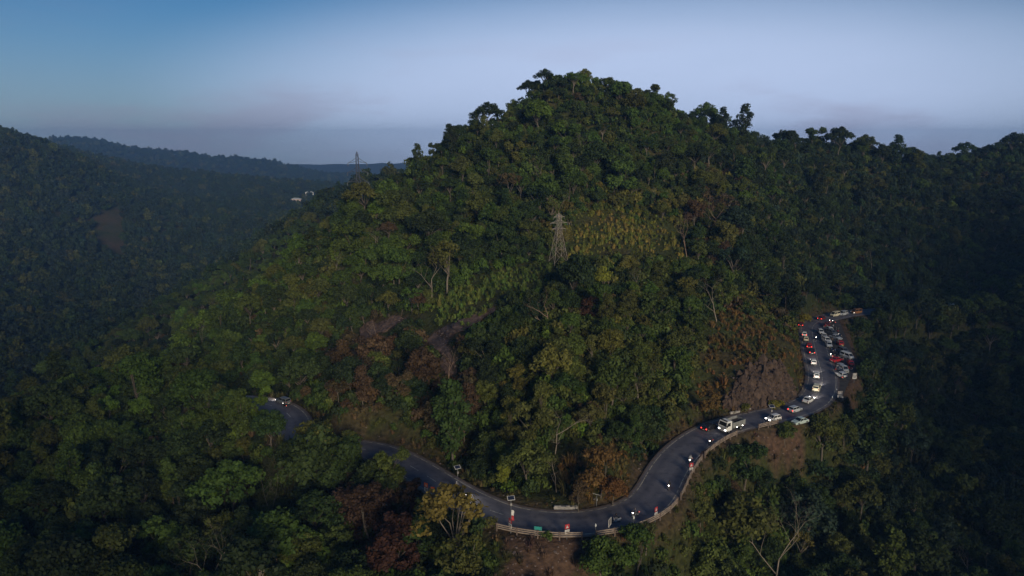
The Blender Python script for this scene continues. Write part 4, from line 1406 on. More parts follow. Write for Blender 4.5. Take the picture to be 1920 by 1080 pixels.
rock_patch(SCARP, 2.0, 2.2, -.9, 'rock_face', 'bare brown rock cutting above the road bend', M_ROCK)
M_PINKROCK = flat('pink_rock', (.11, .072, .058), .92, noise=.5, nscale=.8)
rock_patch(ROCK2, 2.6, 2.2, -.2, 'rock_face', 'pinkish bare rocky patch on the left of the hill', M_PINKROCK)
rock_patch(ROCK3, 2.6, 2.0, -.2, 'rock_face', 'reddish bare scarp below the green scrub slope', M_PINKROCK)

# ================================================================== small structures
M_STEEL = flat('galvanised_steel', (.34, .31, .30), .55, .3, noise=.15)
M_DARKSTEEL = flat('dark_steel', (.16, .17, .19), .6, .3)
M_PINKSTEEL = flat('primer_steel', (.36, .31, .28), .7, 0, noise=.15)
M_CONC = flat('painted_concrete', (.31, .245, .195), .85, noise=.35, nscale=1.5)
M_POST = flat('dark_concrete', (.16, .12, .10), .9, noise=.3, nscale=2)
M_GREYCONC = flat('grey_concrete', (.33, .31, .29), .9, noise=.3, nscale=1.5)
M_RED = flat('sign_red', (.40, .04, .05), .5)
M_WHITE = flat('sign_white', (.60, .59, .57), .5)
M_INK = flat('sign_ink', (.04, .035, .05), .6)
M_SOLAR = flat('solar_cells', (.02, .025, .05), .2, spec=.6)
M_TEAL = flat('teal_board', (.03, .30, .27), .6)
M_ORANGE = flat('sign_orange', (.65, .13, .04), .5)
M_GLASSW = flat('lamp_glass', (.7, .72, .7), .3)

def on_side(px, py, off):
    """point on the verge: nearest road station to a pixel, pushed to a side offset"""
    p = on(px, py)[:2]
    d, i, s_ = near_center(p[None])
    i = int(i[0])
    return center[i] + cnor[i] * off, i

def pylon(base, h, bw, tw, arms, label, mat, rz, armfac, thick=1.0):
    e = empty('transmission_pylon', tuple(base), rz)
    waist = h * .62
    def half(z):
        return bw / 2 + (tw / 2 - bw / 2) * min(z / waist, 1) - max(0, (z - waist) / (h - waist)) * tw * .18
    R_ = .055 * h / 18 * thick
    cor = [(-1, -1), (1, -1), (1, 1), (-1, 1)]
    for sx, sy in cor:
        m = MB()
        m.tube([(sx * half(z), sy * half(z), z) for z in (-1, waist, h * .96)], R_, 5)
        m.build('leg', mat, e)
    lev = [0]
    while lev[-1] < h * .93:
        lev.append(lev[-1] + max(1.1, half(lev[-1]) * 2 * (.9 if thick == 1 else 1.7)))
    m = MB()
    for z0, z1 in zip(lev[:-1], lev[1:]):
        z1 = min(z1, h * .96)
        for k in range(4):
            (ax, ay), (bx, by) = cor[k], cor[(k + 1) % 4]
            a0, b0 = (ax * half(z0), ay * half(z0), z0), (bx * half(z0), by * half(z0), z0)
            a1, b1 = (ax * half(z1), ay * half(z1), z1), (bx * half(z1), by * half(z1), z1)
            m.tube([a0, b1], R_ * (.6 if thick == 1 else .4), 4)
            m.tube([b0, a1], R_ * .6, 4)
            m.tube([a1, b1], R_ * .6, 4)
    m.build('bracing', mat, e)
    m = MB()
    m.tube([(0, 0, h * .93), (0, 0, h)], R_, 5)
    for sx, sy in cor:
        m.tube([(sx * half(h * .96), sy * half(h * .96), h * .955), (0, 0, h)], R_ * .7, 4)
    m.build('peak', mat, e)
    for z, w in arms:
        m = MB()
        for s_ in (-1, 1):
            tip = (s_ * w, 0, z - armfac * h)
            for sy in (-1, 1):
                m.tube([(s_ * half(z), sy * half(z), z), tip], R_ * .75, 4)
                m.tube([(s_ * half(z), sy * half(z), z + h * .055), (s_ * w * .55, sy * half(z) * .4, z + h * .02 - armfac * h * .3), tip], R_ * .75, 4)
            m.tube([(s_ * w * .5, -half(z) * .4, z - armfac * h * .4), (s_ * w * .5, half(z) * .4, z - armfac * h * .4)], R_ * .5, 4)
        arm = m.build('crossarm', mat, e)
        for s_ in (-1, 1):
            m = MB()
            m.tube([(s_ * w, 0, z - armfac * h), (s_ * w, 0, z - armfac * h - h * .05)], R_ * 1.1, 6)
            m.build('insulator', M_DARKSTEEL, arm)
    return tag(e, label, 'pylon', 'lattice pylons')
pb = ray_ground(1047, 492, .1, 150, 300)
tpb = proj(pb)[0, 2]
h1 = 92 * tpb / FPX
pylon(pb, h1, h1 * .30, h1 * .10, [(h1 * .92, h1 * .12), (h1 * .80, h1 * .19), (h1 * .68, h1 * .15)], 'pinkish lattice pylon standing mid slope on the central hill', M_PINKSTEEL, .35, 0.0)
p2 = at(672, 350, 440)
p2[2] = hq(p2[None, :2])[0]
h2 = 0
for hh_ in np.arange(10, 60, .25):
    if proj(p2 + [0, 0, hh_])[0, 1] <= 284:
        h2 = hh_
        break
pylon(p2, h2, h2 * .15, h2 * .05, [(h2 * .84, h2 * .15), (h2 * .69, h2 * .16), (h2 * .53, h2 * .17)], 'grey lattice pylon against the sky left of the hill', flat('far_steel', (.05, .055, .07), .7), .15, .025, 1.7)

# --- three-rail concrete railings along the valley side
def railing(pa, pb_, label, n_post=None):
    _, ia = on_side(*pa, 0)
    _, ib_ = on_side(*pb_, 0)
    ia, ib_ = sorted((ia, ib_))
    n_ = max(2, int(round((ib_ - ia) / 2.9)))
    st = [ia + (ib_ - ia) * k / n_ for k in range(n_ + 1)]
    def P_(f):
        i0 = int(f)
        f -= i0
        c = center[i0] * (1 - f) + center[min(i0 + 1, len(center) - 1)] * f
        return c + cnor[i0] * (HW + 1.15)
    o0 = P_(st[len(st) // 2])
    e = empty('roadside_railing', (o0[0], o0[1], -.1))
    for f in st:
        c = P_(f) - o0
        i0 = int(f)
        a = math.atan2(ctan[i0][1], ctan[i0][0])
        m = MB()
        m.box((c[0], c[1], .5), (.24, .24, 1.5), Matrix.Rotation(a, 3, 'Z'))
        m.box((c[0], c[1], 1.28), (.3, .3, .07), Matrix.Rotation(a, 3, 'Z'))
        m.build('post', M_POST, e)
    for f0, f1 in zip(st[:-1], st[1:]):
        a_, b_ = P_(f0) - o0, P_(f1) - o0
        d_ = b_ - a_
        ln = math.hypot(*d_)
        an = math.atan2(d_[1], d_[0])
        for z in (.42, .78, 1.12):
            m = MB()
            m.box(((a_[0] + b_[0]) / 2, (a_[1] + b_[1]) / 2, z), (ln - .25, .11, .17), Matrix.Rotation(an, 3, 'Z'))
            m.build('rail', M_CONC, e)
    return tag(e, label, 'railing', 'concrete railings on the valley side')
railing((945, 990), (1097, 1005), 'weathered concrete railing above the bare slope at the near bend')
railing((1108, 1004), (1262, 938), 'concrete railing round the near bend beside the riders')
railing((1266, 932), (1306, 862), 'short concrete railing beside the climbing curve')
railing((1312, 855), (1378, 816), 'concrete railing in front of the truck')
railing((1412, 803), (1470, 798), 'short concrete railing below the white hatchback')

# --- concrete drain slabs on the hill side
for px, py, ln, lab in [(1058, 957, 3.4, 'long broken concrete slab beside the dry grass'), (1081, 957, 2.2, 'short broken concrete slab beside the dry grass'), (1408, 769, 2.0, 'pale concrete block by the road above the truck'), (1378, 776, 3.0, 'low concrete kerb block by the road above the truck')]:
    c, i = on_side(px, py, -HW - 1.6)
    m = MB()
    m.box((0, 0, .2), (ln, .55, .7))
    m.box((ln * .3, .1, .62), (ln * .35, .4, .18), Matrix.Rotation(.12, 3, 'Z'))
    o = m.build('concrete_block', M_GREYCONC, None, bevel=.05)
    o.location = (c[0], c[1], -.2)
    o.rotation_euler = (0, 0, math.atan2(ctan[i][1], ctan[i][0]))
    tag(o, lab, 'block')

# --- warning signs: a red board over a white one
def sign(px, py, face, label, off=HW + .9, w=.82, red=True, white=True, h=2.6, col=None):
    c, i = on_side(px, py, off)
    e = empty('road_sign', (c[0], c[1], -.1), face)         # board faces local -Y
    m = MB()
    m.tube([(0, 0, -.4), (0, 0, h)], .05, 6)
    m.build('post', M_DARKSTEEL, e)
    if red:
        m = MB()
        m.box((0, -.07, h - .42), (w, .04, .82))
        b = m.build('red_board', col or M_RED, e)
        m = MB()
        m.add([(-w * .30, -.095, h - .68), (w * .30, -.095, h - .68), (0, -.095, h - .18)], [(0, 1, 2)])
        m.build('triangle', M_WHITE, b)
        m = MB()
        m.box((0, -.10, h - .47), (.05, .008, .24))
        m.build('bar', M_INK, b)
    if white:
        m = MB()
        m.box((0, -.07, h - 1.35), (w, .04, .72))
        b = m.build('white_board', M_WHITE, e)
        m = MB()
        m.box((0, -.095, h - 1.22), (w * .7, .008, .10))
        m.box((0, -.095, h - 1.42), (w * .55, .008, .08))
        m.build('bar', M_INK, b)
    return tag(e, label, 'sign', 'red and white roadside warning signs')
sign(951, 996, -.95, 'red over white sign at the left end of the railing')
sign(1069, 1002, .35, 'red over white sign on the railing right of the teal board')
sign(1230, 968, .75, 'red over white sign inside the railing by the second rider')
sign(1300, 893, .35, 'red over white sign beside the climbing curve railing')
sign(1586, 752, .1, 'grey and white sign at the bend below the parked cars', off=HW + 1.8, col=M_STEEL, w=1.3)
sign(1590, 712, .1, 'dark over white sign at the lower end of the lay-by', off=HW + 4.5, col=M_GREYCONC, w=1.2)
sign(813, 925, -.5, 'orange and white sign half hidden by the yellowish tree', col=M_ORANGE)
sign(833, 932, -.3, 'orange sign board right of the half hidden sign', col=M_ORANGE, white=False)
# plain framed board seen almost edge on
c, i = on_side(1138, 996, HW + .8)
e = empty('road_sign', (c[0], c[1], -.1), 1.05)
m = MB(); m.tube([(0, 0, -.4), (0, 0, 3.0)], .05, 6); m.build('post', M_DARKSTEEL, e)
m = MB(); m.box((0, -.07, 2.3), (1.2, .04, 1.4)); b = m.build('board', M_GREYCONC, e)
m = MB()
for sx in (-1, 1): m.box((sx * .57, -.1, 2.3), (.06, .02, 1.4))
for sz in (-1, 1): m.box((0, -.1, 2.3 + sz * .67), (1.08, .02, .06))
m.build('border', M_WHITE, b)
m = MB()
for q in range(4): m.box((-.2 + q * .13, -.1, 2.3 + .1 * (q % 2)), (.07, .01, .9))
m.build('stripe', M_INK, b)
tag(e, 'tall dark board with white border beside the white scooter', 'sign')

# --- solar street lamps
def solar_lamp(px, py, off, h, rz, label, flag=False):
    c, i = on_side(px, py, off)
    e = empty('solar_lamp', (c[0], c[1], -.1), rz)
    m = MB(); m.tube([(0, 0, -.4), (0, 0, 1.0), (0, 0, h)], [.08, .07, .05], 8); m.build('pole', M_DARKSTEEL, e)
    T = Matrix.Rotation(R(28), 3, 'X')
    m = MB(); m.box((0, 0, h + .2), (1.25, .85, .05), T); pn = m.build('panel_frame', M_WHITE, e)
    m = MB(); m.box((0, -.02, h + .235), (1.08, .70, .03), T); m.build('solar_panel', M_SOLAR, pn)
    m = MB(); m.tube([(0, 0, h - .5), (0, .5, h - .3), (0, .9, h - .25)], .03, 5); ar = m.build('arm', M_DARKSTEEL, e)
    m = MB(); m.box((0, 1.0, h - .26), (.18, .4, .08)); m.build('lamp_head', M_STEEL, ar)
    m = MB(); m.box((0, -.12, h - .9), (.3, .16, .4)); m.build('battery_box', M_GREYCONC, e)
    if flag:
        V_, F_ = [], []
        n_ = 10
        for k in range(n_ + 1):
            z = h - 2.0 - k * .19
            x = .06 + .03 * math.sin(k * 1.3)
            w = .42 + .05 * math.sin(k * .9)
            y = .05 * math.sin(k * 1.1)
            V_ += [(x, y, z), (x + w * .5, y + .06, z - .05), (x + w, y - .04, z - .12)]
            if k:
                b_ = 3 * (k - 1)
                F_ += [(b_, b_ + 1, b_ + 4, b_ + 3), (b_ + 1, b_ + 2, b_ + 5, b_ + 4)]
        fm = npmesh('flag', V_, np.array(F_), [M_WHITE, M_RED], midx=[0 if k < 10 else 1 for k in range(len(F_))], smooth=True)
        fo = obj('flag', fm, e)
        sm = fo.modifiers.new('thick', 'SOLIDIFY'); sm.thickness = .012
    return tag(e, label, 'street lamp', 'solar street lamps')
solar_lamp(962, 993, HW + .7, 6.0, .2, 'solar lamp with red and white flag at the near bend', True)
solar_lamp(1138, 962, -HW - 1.3, 2.1, 2.6, 'low solar panel on a short pole inside the near bend')
solar_lamp(838, 898, -HW - 1.0, 1.8, .5, 'low solar panel at the road edge near the first rider')
solar_lamp(1449, 803, HW + .9, 4.6, .1, 'thin solar lamp in front of the white hatchback')
# --- marker posts
def marker(px, py, off, label, h=1.9, lamp=True):
    c, i = on_side(px, py, off)
    e = empty('marker_post', (c[0], c[1], -.1))
    m = MB(); m.tube([(0, 0, -.3), (0, 0, h * .75)], .07, 6); m.build('post', M_DARKSTEEL, e)
    m = MB(); m.tube([(0, 0, h * .75), (0, 0, h * .85), (0, 0, h)], [.11, .15, .05], 8); m.build('reflector', M_GLASSW, e)
    return tag(e, label, 'marker post', 'roadside marker posts')
marker(1106, 998, HW + .7, 'pale-topped marker post left of the framed board', 2.3)
marker(1192, 990, HW + .7, 'thin pale marker post before the headlit rider', 2.4)
marker(1578, 742, HW + .5, 'white marker post at the bend, upper one', 1.6)
marker(1577, 756, HW + .5, 'white marker post at the bend, lower one', 1.6)
# --- teal board on the railing
c, i = on_side(1021, 999, HW + .95)
e = empty('notice_board', (c[0], c[1], -.1), math.atan2(ctan[i][1], ctan[i][0]))
m = MB(); m.box((0, 0, 1.55), (1.3, .05, .62)); m.build('panel', M_TEAL, e)
m = MB()
for s_ in (-.5, .5): m.tube([(s_, .06, -.3), (s_, .06, 1.8)], .035, 5)
m.build('stand', M_DARKSTEEL, e)
tag(e, 'teal notice board fixed above the near railing', 'board')

# --- low yellow flowering shrubs and a bush at the railing
SHRUB = bush_mesh('shrub_foliage', 35, 34, .24)
for px, py, s_, tn, lab in [(1510, 601, 1.7, (.26, .22, .025), 'yellow flowering shrub at the far bend'), (1500, 606, 1.2, (.24, .20, .025), 'smaller yellow shrub left of the flowering one'),
                            (1452, 763, 1.2, (.22, .20, .03), 'yellow-green shrub below the rock cutting'), (1462, 761, 1.0, (.22, .20, .03), 'small yellow-green shrub at the rock foot'), (1398, 768, 1.1, (.16, .16, .03), 'yellowish shrub by the pale concrete block'),
                            (1025, 1008, .9, (.08, .12, .025), 'green bush growing at the railing under the teal board'), (918, 985, 1.1, (.11, .11, .03), 'olive bush at the left end of the railing')]:
    p_ = ray_ground(px, py, .6, 92, 320)
    e = empty('shrub', tuple(p_ - [0, 0, .1]), rr_.uniform(0, 6))
    e.scale = (s_, s_, s_ * .9)
    f_ = obj('foliage', SHRUB, e)
    f_['tint'] = tn
    m = MB()
    for k in range(4):
        a = k * 1.6
        m.tube([(0, 0, -.3), (.3 * math.cos(a), .3 * math.sin(a), .5), (.6 * math.cos(a), .6 * math.sin(a), 1.0)], [.05, .035, .015], 5)
    m.build('stem', M_BARK, e)
    tag(e, lab, 'shrub', 'shrubs by the road')

# --- spilled red soil on the road
pts_ = [(1308, 862), (1316, 846), (1330, 838), (1344, 832), (1334, 844), (1322, 856)]
V_ = [on(*p) + [0, 0, .009] for p in pts_]
cc = np.mean(V_, axis=0)
ring = []
for k in range(36):
    f = k / 36 * len(V_)
    i0 = int(f)
    q = V_[i0] * (1 - (f - i0)) + V_[(i0 + 1) % len(V_)] * (f - i0)
    ring.append(cc + (q - cc) * rng.uniform(.8, 1.15))
m = MB()
m.add([tuple(cc)] + [tuple(q) for q in ring], [(0, k + 1, (k + 1) % 36 + 1) for k in range(36)])
o = m.build('dirt', flat('red_soil', (.17, .085, .05), .95, noise=.4, nscale=1.2))
tag(o, 'reddish soil washed onto the outer lane', kind='stuff')

# ================================================================== far houses
M_PINKWALL = flat('pink_plaster', (.74, .56, .50), .85)
M_WHITEWALL = flat('white_plaster', (.72, .72, .68), .85)
M_TIN = flat('tin_roof', (.36, .22, .20), .7)
M_GREYROOF = flat('grey_roof', (.50, .52, .50), .7)
M_PANE = flat('window_pane', (.03, .035, .045), .15, spec=.6)
def house(base, blocks, wall, roofm, rz, label):
    e = empty('hillside_house', tuple(base), rz)
    for (x, y, w, d, h, ov) in blocks:
        m = MB(); m.box((x, y, h / 2 - 2), (w, d, h + 4)); wl = m.build('wall', wall, e)
        m = MB()
        m.add([(x - w / 2 - ov, y - d / 2 - ov, h), (x + w / 2 + ov, y - d / 2 - ov, h), (x + w / 2 + ov, y + d / 2 + ov, h), (x - w / 2 - ov, y + d / 2 + ov, h), (x - w / 2 * .6, y, h + d * .22), (x + w / 2 * .6, y, h + d * .22),
               (x - w / 2 - ov, y - d / 2 - ov, h - .2), (x + w / 2 + ov, y - d / 2 - ov, h - .2), (x + w / 2 + ov, y + d / 2 + ov, h - .2), (x - w / 2 - ov, y + d / 2 + ov, h - .2)],
              [(0, 1, 5, 4), (1, 2, 5), (2, 3, 4, 5), (3, 0, 4), (0, 6, 7, 1), (1, 7, 8, 2), (2, 8, 9, 3), (3, 9, 6, 0), (6, 9, 8, 7)])
        m.build('roof', roofm, e)
        for fl in range(max(1, int(h // 3))):
            for k in range(int(w // 2.4)):
                m = MB(); m.box((x - w / 2 + 1.3 + k * 2.4, y - d / 2 - .04, 1.6 + fl * 3), (1.1, .1, 1.3)); wd = m.build('window', M_WHITEWALL, e)
                m = MB(); m.box((x - w / 2 + 1.3 + k * 2.4, y - d / 2 - .10, 1.6 + fl * 3), (.9, .04, 1.1)); m.build('pane', M_PANE, wd)
        m = MB(); m.box((x + w * .1, y - d / 2 - .05, 1.05), (1.0, .12, 2.1)); m.build('door', M_TIN, e)
    return tag(e, label, 'house', 'houses on the far ridge')
hp0, hp1 = HOUSE_XY
house(hp0 - [0, 0, .3], [(5, 0, 14, 8, 7, .6), (-8, -2, 11, 7, 4.2, .6)], M_PINKWALL, M_GREYROOF, -.35, 'long pinkish house on the far wooded ridge')
house(hp1 - [0, 0, .3], [(0, 0, 14, 8, 6.2, .8)], M_WHITEWALL, M_GREYROOF, .2, 'white house on the far ridge above the pinkish one')

# ================================================================== vehicles
PAINT = {'white': (.78, .78, .76), 'cream': (.78, .72, .52), 'silver': (.48, .51, .54), 'black': (.012, .012, .014), 'red': (.42, .02, .025), 'maroon': (.16, .02, .02), 'grey': (.14, .15, .16), 'blue': (.05, .10, .25), 'yellow': (.65, .42, .05), 'orange': (.30, .14, .06), 'palegreen': (.50, .60, .56)}
_pm = {}
def paint(c):
    if c not in _pm:
        _pm[c] = flat('paint_' + c, PAINT[c], .35, 0.0, noise=.06, coat=.35)
    return _pm[c]
M_GLASS = flat('car_glass', (.015, .018, .022), .08, spec=.7)
M_TYRE = flat('tyre_rubber', (.02, .02, .02), .9)
M_RIM = flat('wheel_rim', (.42, .42, .44), .4, .6)
M_TRIM = flat('black_trim', (.025, .025, .027), .6)
M_PLATE = flat('number_plate', (.72, .70, .60), .5)
M_HEADON = flat('headlight_lit', (.9, .9, .85), .3, emit=(1.0, .95, .85), es=14, noise=0)
M_HEADOFF = flat('headlight_glass', (.55, .57, .58), .15, noise=0)
M_TAILON = flat('taillight_lit', (.5, .02, .02), .3, emit=(1.0, .06, .04), es=3.2, noise=0)
M_TAILOFF = flat('taillight_glass', (.30, .02, .02), .3, noise=0)

def wheel_meshes(r, w):
    n_ = 14
    prof = [(r * .60, -w / 2), (r * .93, -w / 2), (r, -w * .3), (r, w * .3), (r * .93, w / 2), (r * .60, w / 2)]
    V_, F_ = [], []
    for k in range(n_):
        a = 2 * math.pi * k / n_
        V_ += [(math.cos(a) * p[0], p[1], math.sin(a) * p[0]) for p in prof]
    for k in range(n_):
        for j in range(len(prof) - 1):
            F_.append((k * 6 + j, k * 6 + j + 1, ((k + 1) % n_) * 6 + j + 1, ((k + 1) % n_) * 6 + j))
    t_ = MB(); t_.add(V_, F_)
    rm = MB()
    rm.tube([(0, -w * .36, 0), (0, w * .36, 0)], r * .605, n_)
    for k in range(5):
        a = 2 * math.pi * k / 5
        for s_ in (-1, 1):
            rm.box((math.cos(a) * r * .33, s_ * w * .38, math.sin(a) * r * .33), (r * .5, w * .06, r * .13), Matrix.Rotation(-a, 3, 'Y'))
    return t_.mesh('tyre', M_TYRE, True), rm.mesh('rim', M_RIM)
CARTYPE = {  # length, width, height, belt height, bonnet height, base of windscreen x, roof front x, roof rear x, base of rear window x (as shares of length from the tail), wheel radius, wheelbase ends
    'hatchback': (3.75, 1.66, 1.50, .92, .86, .735, .565, .12, .02, .29, .155, .81),
    'sedan': (4.35, 1.72, 1.45, .90, .84, .72, .555, .285, .13, .30, .185, .80),
    'suv': (4.30, 1.80, 1.72, 1.05, 1.00, .74, .60, .07, .015, .35, .17, .80),
    'van': (4.20, 1.68, 1.90, 1.05, 1.02, .90, .74, .03, .005, .30, .17, .83),
}
_mesh_cache = {}
def cached(key, fn):
    if key not in _mesh_cache:
        _mesh_cache[key] = fn()
    return _mesh_cache[key]
def car_parts(kind, colour):
    Ln, Wd, Ht, zb, zh, xw, xr, xq, xb, wr, wx0, wx1 = CARTYPE[kind]
    X = lambda f: (f - .5) * Ln
    w = Wd / 2
    out = {}
    # lower shell: stations nose to tail, with rounded shoulders and wheel arches cut as raised sills
    st = []
    N_ = 27
    for k in range(N_):
        f = k / (N_ - 1)
        top = zb
        if f > xw:
            g = (f - xw) / (1 - xw)
            top = zb + (zh - zb) * min(1, g * 4) - .20 * max(0, g - .55) / .45 - .06 * g
        if f < .06:
            top = zb - (.06 - f) / .06 * .12
        plan = 1 - .16 * max(0, (f - .86) / .14) ** 2 - .12 * max(0, (.10 - f) / .10) ** 2
        low = .24
        for wx in (wx0, wx1):
            dxx = abs(X(f) - X(wx))
            if dxx < wr * 1.18:
                low = max(low, wr + math.sqrt(max(0, (wr * 1.18) ** 2 - dxx ** 2)) - .02)
        low = min(low, top - .12)
        ww = w * plan
        st.append([(X(f), -ww * .97, low), (X(f), -ww, min(low + .12, top - .06)), (X(f), -ww * .985, top - .10), (X(f), -ww * .90, top), (X(f), 0, top + (.035 if f > xw else 0)),
                   (X(f), ww * .90, top), (X(f), ww * .985, top - .10), (X(f), ww, min(low + .12, top - .06)), (X(f), ww * .97, low)])
    m = MB()
    vs = [v for s_ in st for v in s_]
    fs = []
    for k in range(N_ - 1):
        for j in range(8):
            fs.append((k * 9 + j, k * 9 + j + 1, (k + 1) * 9 + j + 1, (k + 1) * 9 + j))
        fs.append((k * 9 + 8, k * 9, (k + 1) * 9, (k + 1) * 9 + 8))
    fs.append(tuple(range(9)))
    fs.append(tuple((N_ - 1) * 9 + j for j in range(9))[::-1])
    m.add(vs, fs)
    # cabin: pillars and roof, slightly crowned
    b0, b1, t0, t1 = X(xb), X(xw), X(xq), X(xr)
    yb, yt = w * .91, w * .74
    zc = Ht - .05
    cab = [(b0, -yb, zb - .03), (b1, -yb, zb - .03), (b1, yb, zb - .03), (b0, yb, zb - .03), (t0, -yt, zc), (t1, -yt, zc), (t1, yt, zc), (t0, yt, zc),
           (t0 + .12, -yt * .8, Ht), (t1 - .12, -yt * .8, Ht), (t1 - .12, yt * .8, Ht), (t0 + .12, yt * .8, Ht)]
    m.add(cab, [(0, 1, 5, 4), (1, 2, 6, 5), (2, 3, 7, 6), (3, 0, 4, 7), (4, 5, 9, 8), (5, 6, 10, 9), (6, 7, 11, 10), (7, 4, 8, 11), (8, 9, 10, 11), (0, 3, 2, 1)])
    out['body'] = [(m.mesh('body', paint(colour)), (0, 0, 0))]
    # glazing: quads inset in the cabin faces, a few mm proud
    def pane(a, b, c, d, mu=.07, mv=.10, u0=0, u1=1):
        a, b, c, d = [Vector(v) for v in (a, b, c, d)]
        nrm_ = (b - a).cross(d - a).normalized()
        def pt(u, v):
            return (a.lerp(b, u)).lerp(d.lerp(c, u), v) + nrm_ * .012
        g = MB()
        q = [pt(u0 + mu, mv), pt(u1 - mu, mv), pt(u1 - mu, 1 - mv), pt(u0 + mu, 1 - mv)]
        g.add(q + [v - nrm_ * .01 for v in q], [(0, 1, 2, 3), (7, 6, 5, 4), (0, 4, 5, 1), (1, 5, 6, 2), (2, 6, 7, 3), (3, 7, 4, 0)])
        return g.mesh('glass', M_GLASS)
    c = cab
    out['windscreen'] = [(pane(c[1], c[2], c[6], c[5], .05, .07), (0, 0, 0))]
    out['rear_window'] = [(pane(c[3], c[0], c[4], c[7], .07, .16), (0, 0, 0))]
    out['side_window'] = []
    for (p, q, r_2, s_2) in ((c[0], c[1], c[5], c[4]), (c[2], c[3], c[7], c[6])):
        for u0, u1 in ((0, .5), (.5, 1)):
            out['side_window'].append((pane(p, q, r_2, s_2, .03, .14, u0, u1), (0, 0, 0)))
    fx = X(1) - .05
    def bx(c_, d_, mt, nm, bev=.02):
        g = MB(); g.box(c_, d_); return g.mesh(nm, mt, False, bev)
    out['bumper'] = [(bx((X(1) - .03, 0, .36), (.16, Wd * .84, .22), M_TRIM, 'bumper'), (0, 0, 0)), (bx((X(0) + .02, 0, .38), (.14, Wd * .86, .22), M_TRIM, 'bumper'), (0, 0, 0))]
    out['grille'] = [(bx((X(1) - .015, 0, .58), (.06, Wd * .45, .12), M_TRIM, 'grille', 0), (0, 0, 0))]
    out['number_plate'] = [(bx((X(0) - .06, 0, .50), (.02, .48, .12), M_PLATE, 'plate', 0), (0, 0, 0)), (bx((X(1) + .06, 0, .38), (.02, .48, .11), M_PLATE, 'plate', 0), (0, 0, 0))]
    out['mirror'] = [(bx((X(xw) - .25, s_ * (w * .97 + .07), zb + .06), (.12, .2, .13), M_TRIM, 'mirror'), (0, 0, 0)) for s_ in (-1, 1)]
    return out
def lamp_mesh(kind, which, on_):
    Ln, Wd, Ht, zb, zh, xw, xr, xq, xb, wr, wx0, wx1 = CARTYPE[kind]
    def fn(s_):
        g = MB()
        if which == 'head':
            g.box(((.5) * Ln - .12, s_ * Wd * .335, .66), (.22, .34, .15))
        else:
            g.box((-.5 * Ln + .03, s_ * Wd * .385, zb - .16 if kind != 'van' else .85), (.14, .22, .24))
        return g.mesh(which + 'light', (M_HEADON if on_ else M_HEADOFF) if which == 'head' else (M_TAILON if on_ else M_TAILOFF), False, .03)
    return [cached((kind, which, on_, s_), lambda: fn(s_)) for s_ in (-1, 1)]
def headlamp_beam(parent, x, z, y, power, col=(1.0, .93, .82)):
    ld = bpy.data.lights.new('headlight_beam', 'SPOT')
    ld.energy = power
    ld.spot_size = R(56)
    ld.spot_blend = .8
    ld.color = col
    ld.shadow_soft_size = .12
    o = link(bpy.data.objects.new('headlight_beam', ld), parent)
    o.location = (x, y, z)
    o.rotation_euler = (R(90 - 9), 0, R(-90))
    return o
def make_car(kind, colour, x, y, ang, label, group, head=False, tail=False, beam=0, z=0.0):
    parts = cached(('car', kind, colour), lambda: car_parts(kind, colour))
    e = empty('parked_car' if group and 'parked' in group else ('van' if kind == 'van' else 'car'), (x, y, z), ang)
    for nm, ms in parts.items():
        for me_, _ in ms:
            obj(nm, me_, e)
    Ln, Wd, Ht, zb, zh, xw, xr, xq, xb, wr, wx0, wx1 = CARTYPE[kind]
    ty, rm = cached(('wheel', wr), lambda: wheel_meshes(wr, .2))
    for f in (wx0, wx1):
        for s_ in (-1, 1):
            wl = obj('wheel', ty, e)
            wl.location = ((f - .5) * Ln, s_ * (Wd / 2 - .12), wr)
            obj('rim', rm, wl)
    for me_ in lamp_mesh(kind, 'head', head):
        obj('headlight', me_, e)
    for me_ in lamp_mesh(kind, 'tail', tail):
        obj('taillight', me_, e)
    if beam:
        headlamp_beam(e, Ln / 2 + .05, .66, 0, beam)
    return tag(e, label, 'van' if kind == 'van' else 'car', group)
def road_pose(px, py, z=.6, away=False, turn=0.0):
    p = on(px, py, z)
    d, i, s_ = near_center(p[None, :2])
    t_ = ctan[int(i[0])] * (-1 if away else 1)
    return p[0], p[1], math.atan2(t_[1], t_[0]) + turn
G_AWAY, G_ON, G_PARK = 'cars climbing away on the hill side lane', 'cars coming down on the valley side lane', 'cars parked in the lay-by'
for kind, colc, px, py, lab, kw in [
    ('hatchback', 'maroon', 1502, 608, 'dark red hatchback with brake lights at the far bend', dict(tail=True)),
    ('hatchback', 'white', 1508, 626, 'white hatchback, farther of two close together', dict(tail=True)),
    ('hatchback', 'cream', 1511, 635, 'cream hatchback close behind the white one', dict(beam=0)),
    ('hatchback', 'red', 1517, 648, 'red hatchback on hill side lane before the lay-by', dict(tail=True)),
    ('sedan', 'black', 1522, 658, 'black sedan following the red hatchback', dict(tail=True)),
    ('hatchback', 'white', 1525, 678, 'white hatchback alone halfway up the straight', dict(beam=1200, head=True)),
    ('hatchback', 'white', 1531, 703, 'white hatchback with lit road before it', dict(beam=2600, head=True)),
    ('suv', 'cream', 1531, 727, 'cream car with dark red rear window, lowest on the straight', dict(beam=2600, head=True)),
    ('sedan', 'white', 1516, 749, 'white sedan turning into the straight at the bend', dict(beam=1500, head=True)),
    ('hatchback', 'silver', 1491, 767, 'silver hatchback with bright red tail lights entering the bend', dict(tail=True)),
    ('sedan', 'black', 1330, 800, 'black sedan with red tail lights beside the truck', dict(tail=True)),
    ('sedan', 'maroon', 1541, 596, 'dark red sedan rounding the far bend', dict(tail=True))]:
    x, y, a = road_pose(px, py, .6, True)
    make_car(kind, colc, x, y, a, lab, G_AWAY, **kw)
